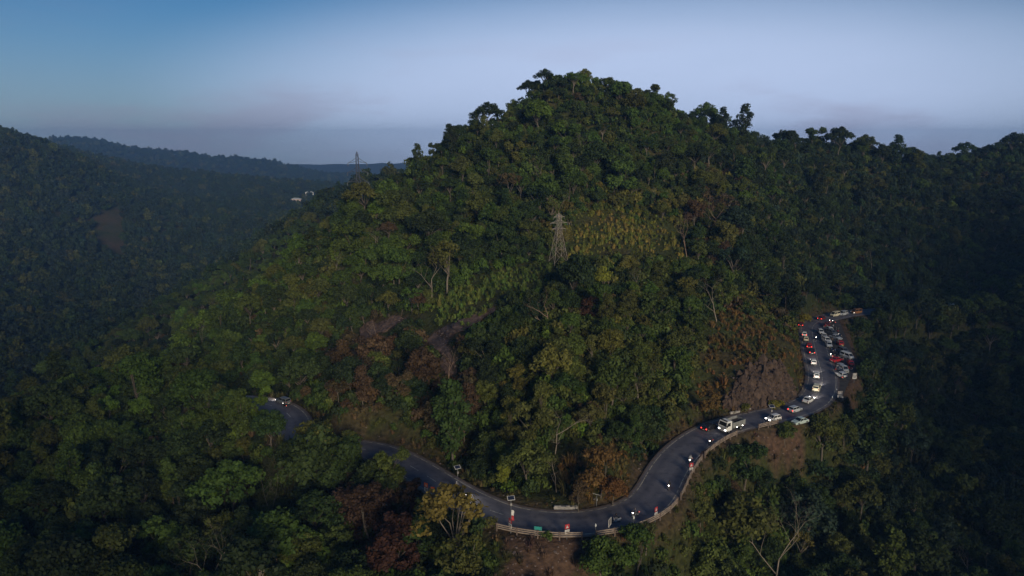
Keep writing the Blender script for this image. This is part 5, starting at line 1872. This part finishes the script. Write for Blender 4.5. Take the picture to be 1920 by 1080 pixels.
for kind, colc, px, py, lab, kw in [
    ('hatchback', 'white', 1450, 784, 'white hatchback with headlight on, behind the truck', dict(head=True)),
    ('sedan', 'palegreen', 1500, 789, 'pale silver-blue sedan nearest the outer edge of the bend', {}),
    ('van', 'cream', 1566, 590, 'cream van at the far bend', dict(head=False)),
    ('suv', 'silver', 1580, 588, 'silver tall car behind the cream van at the far bend', {}),
    ('van', 'orange', 1606, 585, 'orange-topped van with headlight on at the far road end', dict(head=True)),
    ('suv', 'white', 1692, 578, 'car with headlights on seen through trees on far right road', dict(head=True)),
    ('suv', 'grey', 1703, 577, 'second headlit car through trees on far right road', dict(head=True)),
    ('suv', 'grey', 531, 752, 'dark car with bright headlights at the left end of road', dict(head=True, beam=900))]:
    x, y, a = road_pose(px, py, .6, False)
    make_car(kind, colc, x, y, a, lab, G_ON, **kw)
for kind, colc, px, py, a, lab in [
    ('hatchback', 'white', 1539, 622, -1.75, 'white hatchback parked at the head of the lay-by'), ('sedan', 'white', 1545, 630, -1.9, 'white sedan parked second along the road edge'), ('suv', 'white', 1550, 638, -1.6, 'white tall car parked third along the road edge'),
    ('hatchback', 'silver', 1554, 646, -1.8, 'silver hatchback parked fourth along the road edge'), ('hatchback', 'maroon', 1551, 608, 1.2, 'dark red hatchback parked at the back of the lay-by'), ('hatchback', 'white', 1555, 617, 1.5, 'white hatchback parked at the back below the dark red one'),
    ('suv', 'grey', 1560, 624, -1.3, 'grey tall car parked below the back white hatchback'), ('sedan', 'silver', 1567, 632, -1.2, 'silver sedan parked at the outer edge, upper one'), ('hatchback', 'red', 1575, 643, 1.4, 'red hatchback parked at the outer edge in the middle'),
    ('suv', 'grey', 1582, 658, -1.4, 'dark grey tall car parked at the outer edge'), ('van', 'white', 1588, 668, -1.2, 'white van parked at the outer edge above the red car'), ('sedan', 'red', 1569, 674, 0.5, 'red sedan parked crosswise in the lay-by'),
    ('hatchback', 'red', 1594, 680, 1.3, 'red hatchback parked lowest at the outer edge'), ('van', 'silver', 1580, 692, -1.5, 'silver van parked at the lower end of the lay-by'), ('hatchback', 'white', 1577, 702, 1.7, 'white hatchback parked below the silver van')]:
    p = on(px, py, .6)
    make_car(kind, colc, p[0], p[1], a, lab, G_PARK, head=(colc in ('grey',) and px == 1560))
p = on(1785, 573, .8)
x, y, a = road_pose(1785, 575, .8, False)
make_car('van', 'cream', x, y, a, 'pale van half hidden by trees on the far right road', G_ON)

# --- tipper truck
def truck(px, py, label):
    x, y, a = road_pose(px, py, 1.2, False)
    e = empty('tipper_truck', (x, y, 0), a)
    Ln = 6.4
    wh = paint('white')
    M_BED = flat('tipper_bed', (.27, .28, .28), .6, .2, noise=.25, nscale=2)
    M_LOAD = flat('earth_load', (.10, .065, .05), .95, noise=.4, nscale=2)
    M_CABG = flat('cab_grey', (.40, .41, .42), .5)
    m = MB(); m.box((-.2, 0, .78), (Ln - .6, .9, .28)); m.build('chassis', M_TRIM, e)
    # cab
    x0, x1 = Ln / 2 - 1.85, Ln / 2
    m = MB()
    m.add([(x0, -1.18, .75), (x1, -1.18, .75), (x1, 1.18, .75), (x0, 1.18, .75), (x0, -1.18, 1.75), (x1, -1.18, 1.75), (x1, 1.18, 1.75), (x0, 1.18, 1.75),
           (x0, -1.08, 2.80), (x1 - .32, -1.08, 2.80), (x1 - .32, 1.08, 2.80), (x0, 1.08, 2.80), (x0 + .1, -.9, 2.92), (x1 - .5, -.9, 2.92), (x1 - .5, .9, 2.92), (x0 + .1, .9, 2.92)],
          [(0, 3, 2, 1), (0, 1, 5, 4), (1, 2, 6, 5), (2, 3, 7, 6), (3, 0, 4, 7), (4, 5, 9, 8), (5, 6, 10, 9), (6, 7, 11, 10), (7, 4, 8, 11), (8, 9, 13, 12), (9, 10, 14, 13), (10, 11, 15, 14), (11, 8, 12, 15), (12, 13, 14, 15)])
    cab = m.build('cab', wh, e)
    m = MB(); m.add([(x1 - .015, -1.02, 1.85), (x1 - .015, 1.02, 1.85), (x1 - .275, .98, 2.66), (x1 - .275, -.98, 2.66)], [(0, 1, 2, 3)]); m.build('windscreen', M_GLASS, cab)
    for s_ in (-1, 1):
        m = MB(); m.add([(x0 + .5, s_ * 1.185, 1.82), (x1 - .2, s_ * 1.185, 1.82), (x1 - .42, s_ * 1.10, 2.6), (x0 + .5, s_ * 1.10, 2.6)], [(0, 1, 2, 3)]); m.build('side_window', M_GLASS, cab)
        m = MB(); m.tube([(x1 - .1, s_ * 1.15, 2.5), (x1 + .15, s_ * 1.45, 2.5), (x1 + .15, s_ * 1.45, 1.9)], .025, 5); m.box((x1 + .15, s_ * 1.45, 2.1), (.08, .26, .5)); m.build('mirror', M_TRIM, e)
        m = MB(); m.box((x1 + .03, s_ * .85, 1.0), (.1, .34, .2)); m.build('headlight', M_HEADON, e)
    m = MB(); m.box((x1 + .02, 0, 1.32), (.06, 2.1, .62)); m.build('grille', M_CABG, cab)
    m = MB(); m.box((x1 + .06, 0, .72), (.2, 2.3, .34)); m.build('bumper', M_CABG, e, bevel=.04)
    m = MB(); m.box((x1 + .17, 0, .72), (.02, .55, .13)); m.build('number_plate', M_PLATE, e)
    m = MB(); m.box((x1 - .5, 0, 3.0), (.3, 1.7, .14)); m.build('roof_board', M_TRIM, cab)
    # bed: floor and four sides with ribs, open top
    b0, b1 = -Ln / 2, x0 - .25
    m = MB()
    m.box(((b0 + b1) / 2, 0, 1.12), (b1 - b0, 2.4, .12))
    for s_ in (-1, 1):
        m.box(((b0 + b1) / 2, s_ * 1.19, 1.75), (b1 - b0, .07, 1.2))
        for k in range(6):
            m.box((b0 + .2 + k * (b1 - b0 - .4) / 5, s_ * 1.25, 1.72), (.1, .08, 1.15))
        m.box(((b0 + b1) / 2, s_ * 1.25, 2.36), (b1 - b0, .1, .09))
    m.box((b1 - .04, 0, 1.95), (.07, 2.3, 1.6))
    m.box((b0 + .04, 0, 1.75), (.07, 2.3, 1.2))
    bed = m.build('tipper_bed', M_BED, e)
    V_, F_ = [], []
    nn = 9
    for i_ in range(nn):
        for j_ in range(nn):
            V_.append((b0 + .1 + (b1 - b0 - .25) * i_ / (nn - 1), -1.13 + 2.26 * j_ / (nn - 1), 1.75 + .32 * math.sin(math.pi * i_ / (nn - 1)) * math.sin(math.pi * j_ / (nn - 1)) + rng.uniform(-.06, .06)))
    for i_ in range(nn - 1):
        for j_ in range(nn - 1):
            k = i_ * nn + j_
            F_.append((k, k + nn, k + nn + 1, k + 1))
    m = MB(); m.add(V_, F_); m.build('earth_load', M_LOAD, bed, True)
    ty, rm = wheel_meshes(.5, .3)
    for wx, ys in ((Ln / 2 - 1.0, (-1.0, 1.0)), (-Ln / 2 + 1.4, (-1.05, -.72, .72, 1.05))):
        for yy in ys:
            wl = obj('wheel', ty, e)
            wl.location = (wx, yy, .5)
            obj('rim', rm, wl)
    for s_ in (-1, 1):
        m = MB(); m.box((-Ln / 2 - .02, s_ * .95, .85), (.06, .3, .14)); m.build('taillight', M_TAILOFF, e)
        for k in range(2):
            m = MB(); m.box((b0 + 1.0 + k * 1.9, s_ * 1.27, 1.06), (.22, .03, .12)); m.build('side_marker', M_HEADON, e)
    return tag(e, label, 'truck')
truck(1372, 797, 'white and grey tipper truck with headlights on in the curve')

# ================================================================== people: one continuous body grown from joints
SKIN = (.26, .15, .10)
_cm = {}
def cloth(c):
    if c not in _cm:
        _cm[c] = flat('cloth', c, .85, noise=.15, nscale=9)
    return _cm[c]
M_SKIN = flat('skin', SKIN, .55)
M_HAIR = flat('hair', (.012, .010, .010), .6)
M_EYE = flat('eye', (.02, .015, .012), .3)
def body_mesh(J, name):
    """J: joint name -> (position, radius); fixed bone list plus fingers"""
    pts, rad, idx = [], [], {}
    def add(nm, p, r_):
        idx[nm] = len(pts)
        pts.append(Vector(p))
        rad.append(r_)
    for nm, (p, r_) in J.items():
        add(nm, p, r_)
    bones = [('pelvis', 'belly'), ('belly', 'chest'), ('chest', 'neck'), ('neck', 'jaw'), ('jaw', 'head'), ('head', 'crown')]
    for s_ in 'LR':
        bones += [('chest', 'shoulder' + s_), ('shoulder' + s_, 'elbow' + s_), ('elbow' + s_, 'wrist' + s_), ('wrist' + s_, 'palm' + s_), ('pelvis', 'hip' + s_), ('hip' + s_, 'knee' + s_), ('knee' + s_, 'ankle' + s_), ('ankle' + s_, 'toe' + s_)]
        w_, p_ = Vector(J['wrist' + s_][0]), Vector(J['palm' + s_][0])
        d = (p_ - w_).normalized()
        side = d.cross(Vector((0, 0, 1)) if abs(d.z) < .9 else Vector((1, 0, 0))).normalized()
        down = side.cross(d)
        curl = J.get('curl', (1, 0))[0] if 'curl' in J else 1
        for k, ln in enumerate((.070, .080, .075, .058)):
            o_ = side * (.027 - .018 * k)
            a1 = p_ + d * .035 + o_
            b1 = a1 + (d * .75 + down * -.5).normalized() * ln * .5
            c1 = b1 + (d * .1 - down).normalized() * ln * .5
            add('f%s%da' % (s_, k), a1, .0095)
            add('f%s%db' % (s_, k), b1, .0085)
            add('f%s%dc' % (s_, k), c1, .0075)
            bones += [('palm' + s_, 'f%s%da' % (s_, k)), ('f%s%da' % (s_, k), 'f%s%db' % (s_, k)), ('f%s%db' % (s_, k), 'f%s%dc' % (s_, k))]
        th = w_.lerp(p_, .45) + side * .035
        add('t%sa' % s_, th, .0105)
        add('t%sb' % s_, th + side * .02 + d * .045 - down * .02, .009)
        bones += [('palm' + s_, 't%sa' % s_), ('t%sa' % s_, 't%sb' % s_)]
    bones = [b for b in bones if 'curl' not in b]
    me = bpy.data.meshes.new(name)
    me.from_pydata(pts, [(idx[a], idx[b]) for a, b in bones], [])
    o = bpy.data.objects.new(name, me)
    C.objects.link(o)
    o.modifiers.new('skin', 'SKIN')
    sv = me.skin_vertices[0].data
    for i_, r_ in enumerate(rad):
        sv[i_].radius = r_ if isinstance(r_, tuple) else (r_, r_)
        sv[i_].use_root = i_ == idx['pelvis']
    ss = o.modifiers.new('sub', 'SUBSURF')
    ss.levels = ss.render_levels = 1
    dg = bpy.context.evaluated_depsgraph_get()
    dg.update()
    ev = o.evaluated_get(dg)
    res = bpy.data.meshes.new_from_object(ev)
    bpy.data.objects.remove(o)
    return res
def pose_ride():
    J = dict(pelvis=((-.12, 0, .88), (.15, .13)), belly=((-.09, 0, 1.05), (.14, .11)), chest=((-.01, 0, 1.28), (.16, .12)), neck=((.05, 0, 1.46), .055), jaw=((.08, 0, 1.54), .07), head=((.09, 0, 1.62), .095), crown=((.08, 0, 1.70), .07))
    for s_, q in (('L', 1), ('R', -1)):
        J.update({'shoulder' + s_: ((.0, q * .19, 1.38), .062), 'elbow' + s_: ((.17, q * .31, 1.15), .045), 'wrist' + s_: ((.40, q * .30, 1.06), .032), 'palm' + s_: ((.47, q * .29, 1.06), .036),
                  'hip' + s_: ((-.10, q * .10, .86), .10), 'knee' + s_: ((.32, q * .17, .80), .068), 'ankle' + s_: ((.22, q * .16, .40), .045), 'toe' + s_: ((.42, q * .16, .35), .040)})
    return J
def pose_stand(v=0):
    J = dict(pelvis=((0, 0, .94), (.15, .115)), belly=((.01, 0, 1.10), (.14, .10)), chest=((0, 0, 1.32), (.165, .115)), neck=((.01, 0, 1.49), .055), jaw=((.03, 0, 1.56), .068), head=((.03, 0, 1.64), .093), crown=((.015, 0, 1.715), .07))
    for s_, q in (('L', 1), ('R', -1)):
        if v and s_ == 'R':
            arm = {'elbowR': ((.10, -.27, 1.16), .042), 'wristR': ((.30, -.16, 1.26), .031), 'palmR': ((.36, -.12, 1.30), .035)}
        else:
            arm = {'elbow' + s_: ((-.02, q * .27, 1.14), .042), 'wrist' + s_: ((.05, q * .29, .90), .031), 'palm' + s_: ((.07, q * .29, .83), .035)}
        J.update(arm)
        J.update({'shoulder' + s_: ((0, q * .19, 1.42), .06), 'hip' + s_: ((0, q * .10, .90), .10), 'knee' + s_: ((.04 + .06 * v * q, q * .12, .50), .062), 'ankle' + s_: ((.0 + .10 * v * q, q * .13, .09), .042), 'toe' + s_: ((.16 + .10 * v * q, q * .14, .045), .038)})
    return J
def person_mesh(pose, top, legs, key):
    base = cached(('body', key), lambda: body_mesh(pose, 'person'))
    me_ = base.copy()
    for m_ in (M_SKIN, cloth(top), cloth(legs), M_TYRE):
        me_.materials.append(m_)
    hipz = pose['pelvis'][0][2]
    jn = {k: Vector(v[0]) for k, v in pose.items()}
    mi = []
    for pl in me_.polygons:
        c_ = Vector(pl.center)
        near_ = min(jn, key=lambda k: (jn[k] - c_).length)
        if near_ in ('jaw', 'head', 'crown') or 'palm' in near_ or (near_ == 'neck' and c_.z > jn['neck'].z):
            mi.append(0)
        elif 'wrist' in near_:
            mi.append(0)
        elif 'toe' in near_ or ('ankle' in near_ and c_.z < jn[near_].z):
            mi.append(3)
        elif 'knee' in near_ or 'ankle' in near_ or 'hip' in near_ or (near_ == 'pelvis'):
            mi.append(2)
        else:
            mi.append(1)
    me_.polygons.foreach_set('material_index', mi)
    me_.polygons.foreach_set('use_smooth', [True] * len(mi))
    return me_
def dome(c, r_, squash=(1, 1, 1), cut=-.35, n_=12):
    V_, F_ = [], []
    rows = 7
    for j in range(rows + 1):
        z = cut + (1 - cut) * j / rows
        q = math.sqrt(max(0, 1 - z * z))
        for k in range(n_):
            a = 2 * math.pi * k / n_
            V_.append((c[0] + r_ * squash[0] * q * math.cos(a), c[1] + r_ * squash[1] * q * math.sin(a), c[2] + r_ * squash[2] * z))
    for j in range(rows):
        for k in range(n_):
            F_.append((j * n_ + k, j * n_ + (k + 1) % n_, (j + 1) * n_ + (k + 1) % n_, (j + 1) * n_ + k))
    F_.append(tuple(range(n_))[::-1])
    return V_, F_
def face(e, hd):
    m = MB()
    x, y, z = hd
    for s_ in (-1, 1):
        V_, F_ = dome((x + .086, s_ * .032, z + .0), .012, cut=-.9, n_=8)
        m.add(V_, F_)
    m.build('eyes', M_EYE, e, True)
    m = MB()
    m.add([(x + .088, -.013, z - .035), (x + .088, .013, z - .035), (x + .118, 0, z - .032), (x + .09, 0, z + .01)], [(0, 1, 2), (0, 2, 3), (1, 3, 2), (0, 3, 1)])
    m.build('nose', M_SKIN, e)
    m = MB(); m.box((x + .088, 0, z - .062), (.012, .045, .010)); m.build('mouth', cloth((.22, .07, .06)), e)
    m = MB()
    for s_ in (-1, 1): m.box((x - .005, s_ * .096, z - .01), (.04, .014, .06))
    m.build('ears', M_SKIN, e, bevel=.005)
def person(x, y, z, ang, key, top, legs, label, group, helmet=None):
    pose = pose_ride() if key == 'ride' else pose_stand(1 if key == 'stand1' else 0)
    e = obj('person', person_mesh(pose, top, legs, key))
    e.location = (x, y, z)
    e.rotation_euler = (0, 0, ang)
    hd = pose['head'][0]
    face(e, hd)
    m = MB()
    if helmet:
        m.add(*dome((hd[0] - .01, 0, hd[2] + .015), .135, (1.08, .95, 1), -.55))
        hm = m.build('helmet', cloth(helmet), e, True)
        m = MB(); m.box((hd[0] + .125, 0, hd[2] + .01), (.03, .17, .08)); m.build('visor', M_GLASS, hm, bevel=.01)
    else:
        m.add(*dome((hd[0] - .022, 0, hd[2] + .022), .105, (1.0, .95, 1), -.25))
        m.build('hair', M_HAIR, e, True)
    return tag(e, label, 'person', group)

# ================================================================== two-wheelers
def bike(kind, colour, x, y, ang, label, group, lit=True, beam=0):
    e = empty('scooter' if kind == 'scooter' else 'motorcycle', (x, y, 0), ang)
    wr = .25 if kind == 'scooter' else .30
    ty, rm = cached(('bw', wr), lambda: wheel_meshes(wr, .11))
    for wx in (-.62, .64):
        wl = obj('wheel', ty, e)
        wl.location = (wx, 0, wr)
        obj('rim', rm, wl)
    pc = paint(colour)
    m = MB()
    if kind == 'scooter':
        m.add([(-.85, -.13, .55), (-.85, .13, .55), (-.1, .19, .50), (-.1, -.19, .50), (-.80, -.13, .74), (-.80, .13, .74), (-.12, .16, .72), (-.12, -.16, .72), (-.55, -.19, .38), (-.55, .19, .38), (-.1, -.19, .30), (-.1, .19, .30)],
              [(4, 5, 6, 7), (0, 4, 7, 3), (1, 2, 6, 5), (0, 1, 5, 4), (3, 7, 6, 2), (0, 3, 10, 8), (1, 9, 11, 2), (0, 8, 9, 1), (8, 10, 11, 9), (3, 2, 11, 10)])
        m.box((.15, 0, .30), (.55, .34, .07))
        m.build('body', pc, e, bevel=.02)
        m = MB(); m.add([(.40, -.2, .28), (.40, .2, .28), (.50, .16, .85), (.50, -.16, .85), (.46, -.2, .28), (.46, .2, .28), (.58, .14, .85), (.58, -.14, .85)], [(0, 3, 2, 1), (4, 5, 6, 7), (0, 4, 7, 3), (1, 2, 6, 5), (3, 7, 6, 2), (0, 1, 5, 4)]); m.build('front_shield', pc, e)
    else:
        m.box((.12, 0, .82), (.52, .26, .22)); m.box((-.05, 0, .48), (.42, .24, .34)); m.build('fuel_tank', pc, e, bevel=.05)
        m = MB(); m.tube([(.5, 0, .95), (.1, 0, .68), (-.6, 0, .66)], .04, 6); m.tube([(.42, 0, .8), (.2, 0, .3), (-.3, 0, .3), (-.62, 0, .3)], .035, 6); m.build('frame', M_TRIM, e)
        m = MB(); m.box((-.72, 0, .80), (.4, .2, .08)); m.build('tail', pc, e, bevel=.02)
    m = MB()
    for s_ in (-1, 1): m.tube([(.66, s_ * .09, wr), (.48, s_ * .08, .98)], .028, 6)
    m.build('fork', M_STEEL, e)
    m = MB(); m.box((-.35, 0, .80), (.72, .26, .10)); m.build('seat', M_TRIM, e, bevel=.03)
    m = MB(); m.tube([(.40, -.36, 1.05), (.47, -.15, 1.03), (.47, .15, 1.03), (.40, .36, 1.05)], .02, 6); hb_ = m.build('handlebar', M_TRIM, e)
    for s_ in (-1, 1):
        m = MB(); m.tube([(.46, s_ * .22, 1.04), (.50, s_ * .28, 1.2)], .008, 4); m.box((.50, s_ * .29, 1.24), (.02, .11, .08)); m.build('mirror', M_TRIM, hb_)
    m = MB(); m.add(*dome((.60, 0, .92), .10, (.6, 1, 1), -.9, 10)); m.build('headlight', M_HEADON if lit else M_HEADOFF, e, True)
    m = MB(); m.box((-.92, 0, .72), (.05, .16, .08)); m.build('taillight', M_TAILON if lit else M_TAILOFF, e)
    m = MB(); m.tube([(-.1, -.2, .25), (-.75, -.2, .33)], .05, 8); m.build('exhaust', M_STEEL, e)
    m = MB(); m.box((-.95, 0, .55), (.02, .18, .14)); m.build('number_plate', M_PLATE, e)
    if beam:
        headlamp_beam(e, .7, .92, 0, beam)
    return tag(e, label, 'scooter' if kind == 'scooter' else 'motorcycle', group)
G_B, G_R = 'two-wheelers on the road', 'riders on the two-wheelers'
for kind, colc, px, py, away, lit, beam, top, legs, hel, what in [
    ('motorcycle', 'black', 1333, 826, False, True, 0, (.05, .05, .06), (.03, .03, .04), (.03, .03, .03), 'in front of the truck'),
    ('motorcycle', 'grey', 1295, 861, False, True, 0, (.45, .45, .44), (.05, .05, .07), (.35, .35, .36), 'beside the reddish soil patch'),
    ('motorcycle', 'black', 1255, 909, False, True, 0, (.03, .03, .035), (.03, .03, .04), (.02, .02, .02), 'in the middle of the climbing curve'),
    ('motorcycle', 'grey', 1191, 961, False, True, 0, (.10, .10, .13), (.04, .04, .05), (.12, .11, .11), 'entering the near bend with bright headlight'),
    ('scooter', 'white', 1156, 971, False, False, 0, (.03, .03, .04), (.40, .38, .36), (.02, .02, .02), 'at the near bend, white and unlit'),
    ('motorcycle', 'black', 856, 911, True, True, 1500, (.30, .29, .30), (.03, .03, .04), (.60, .58, .56), 'leaving the trees on the left stretch'),
    ('motorcycle', 'black', 1530, 632, False, True, 0, (.05, .05, .05), (.04, .04, .05), (.05, .05, .05), 'beside the white parked cars'),
    ('motorcycle', 'black', 533, 758, False, True, 0, (.05, .05, .05), (.04, .04, .05), (.05, .05, .05), 'before the dark car at the left end')]:
    x, y, a = road_pose(px, py, .8, away)
    bike(kind, colc, x, y, a, '%s %s %s' % ({'black': 'black', 'grey': 'grey', 'white': 'white'}[colc], kind, what if what != 'at the near bend, white and unlit' else 'without light at the near bend beside framed board'), G_B, lit, beam)
    person(x, y, 0, a, 'ride', top, legs, 'rider in %s helmet on the %s %s' % ('pale' if hel[0] > .3 else 'dark', kind, what.replace(', white and unlit', ' beside the framed board')), G_R, hel)
# parked two-wheelers and people in the lay-by
G_PB, G_PP = 'two-wheelers parked in the lay-by', 'people standing in the lay-by'
for k, (px, py, lit) in enumerate([(1556, 603, True), (1563, 604, True), (1547, 611, False), (1559, 667, True), (1564, 664, False), (1560, 656, False), (1573, 662, False), (1577, 668, False), (1578, 683, False), (1572, 700, True), (1581, 707, True), (1566, 640, False), (1585, 664, False), (1590, 674, False), (1592, 690, False), (1587, 697, False), (1570, 616, False), (1575, 628, False)]):
    p = on(px, py, .5)
    wh_ = ['black', 'grey', 'red', 'white', 'black', 'blue'][k % 6]
    bike('scooter' if k % 3 == 0 else 'motorcycle', wh_, p[0], p[1], rr_.uniform(0, 6.28), '%s parked %s %s' % (wh_, 'scooter' if k % 3 == 0 else 'motorcycle', [
        'with light on at the back of the lay-by', 'with light on right of the scooter at back', 'near the head of the lay-by', 'with light on by the road edge', 'just right of the lit white one', 'below the silver hatchback', 'in the middle of the lay-by',
        'left of the white van', 'left of the lowest red hatchback', 'with light on by the lower white hatchback', 'with light on at the lower end', 'between the two rows of cars', 'right of the dark grey tall car', 'right of the white van', 'below the lowest red hatchback', 'right of the silver van', 'at the outer edge near the back', 'at the outer edge below the silver sedan'][k]), G_PB, lit)
for k, (px, py) in enumerate([(1562, 612), (1571, 622), (1572, 652), (1566, 658), (1580, 650), (1586, 690), (1571, 688), (1566, 694), (1561, 634), (1584, 700), (1501, 724), (1505, 727), (1579, 747)]):
    p = on(px, py, .9)
    tp_ = [(.6, .58, .55), (.35, .04, .05), (.05, .06, .09), (.12, .2, .35), (.5, .42, .1), (.03, .03, .03)][k % 6]
    nm = ['white', 'red', 'dark blue', 'blue', 'yellow', 'black'][k % 6]
    g_ = hq(p[None, :2])[0] if k in (10, 11) else -.01
    person(p[0], p[1], max(g_, -.012), rr_.uniform(0, 6.28), 'stand%d' % (k % 2), tp_, [(.04, .05, .09), (.05, .05, .05), (.2, .17, .13)][k % 3],
           'person in %s top standing %s' % (nm, ['behind the grey tall car', 'at the back outer edge of lay-by', 'below the red hatchback in the middle', 'by the parked motorcycles', 'beside the dark grey tall car', 'below the lowest red hatchback', 'left of the silver van',
           'at the road edge of the lay-by', 'between the two rows of parked cars', 'at the lower end of the lay-by', 'at the rock foot, left of two', 'at the rock foot, right of two', 'by the white marker posts'][k]), G_PP)

# ------------------------------------------------------------------ alike trees are told apart by their order from the left
same = {}
for o in scene.objects:
    if o.parent is None and o.get('category') == 'tree':
        same.setdefault(o['label'], []).append(o)
ORD = ['leftmost', 'second from left', 'third from left', 'fourth from left', 'fifth from left', 'sixth from left', 'seventh from left', 'eighth from left', 'ninth from left', 'tenth from left', 'eleventh from left', 'twelfth from left']
for lab, os_ in same.items():
    if 1 < len(os_) <= len(ORD):
        os_.sort(key=lambda o: proj(np.array(o.location))[0, 0])
        for k, o in enumerate(os_):
            o['label'] = ORD[k] + ' ' + lab

# ------------------------------------------------------------------ haze
hb = MB()
ztop, zbot = float(tz.max()) + 14, float(tz.min()) - 3
print('terrain z', tz.min(), tz.max())
hb.box((0, 1050, (ztop + zbot) / 2), (6600, 5300, ztop - zbot))
M_HAZE = bpy.data.materials.new('haze')
M_HAZE.use_nodes = True
nt = M_HAZE.node_tree
nt.nodes.clear()
vo = nt.nodes.new('ShaderNodeVolumePrincipled')
vo.inputs['Color'].default_value = (0.26, 0.52, 1.0, 1)
vo.inputs['Density'].default_value = 0.00022
vo.inputs['Anisotropy'].default_value = 0.1
out = nt.nodes.new('ShaderNodeOutputMaterial')
nt.links.new(vo.outputs['Volume'], out.inputs['Volume'])
haze = hb.build('haze', M_HAZE)
tag(haze, 'thin blue evening haze filling the valley', kind='stuff')
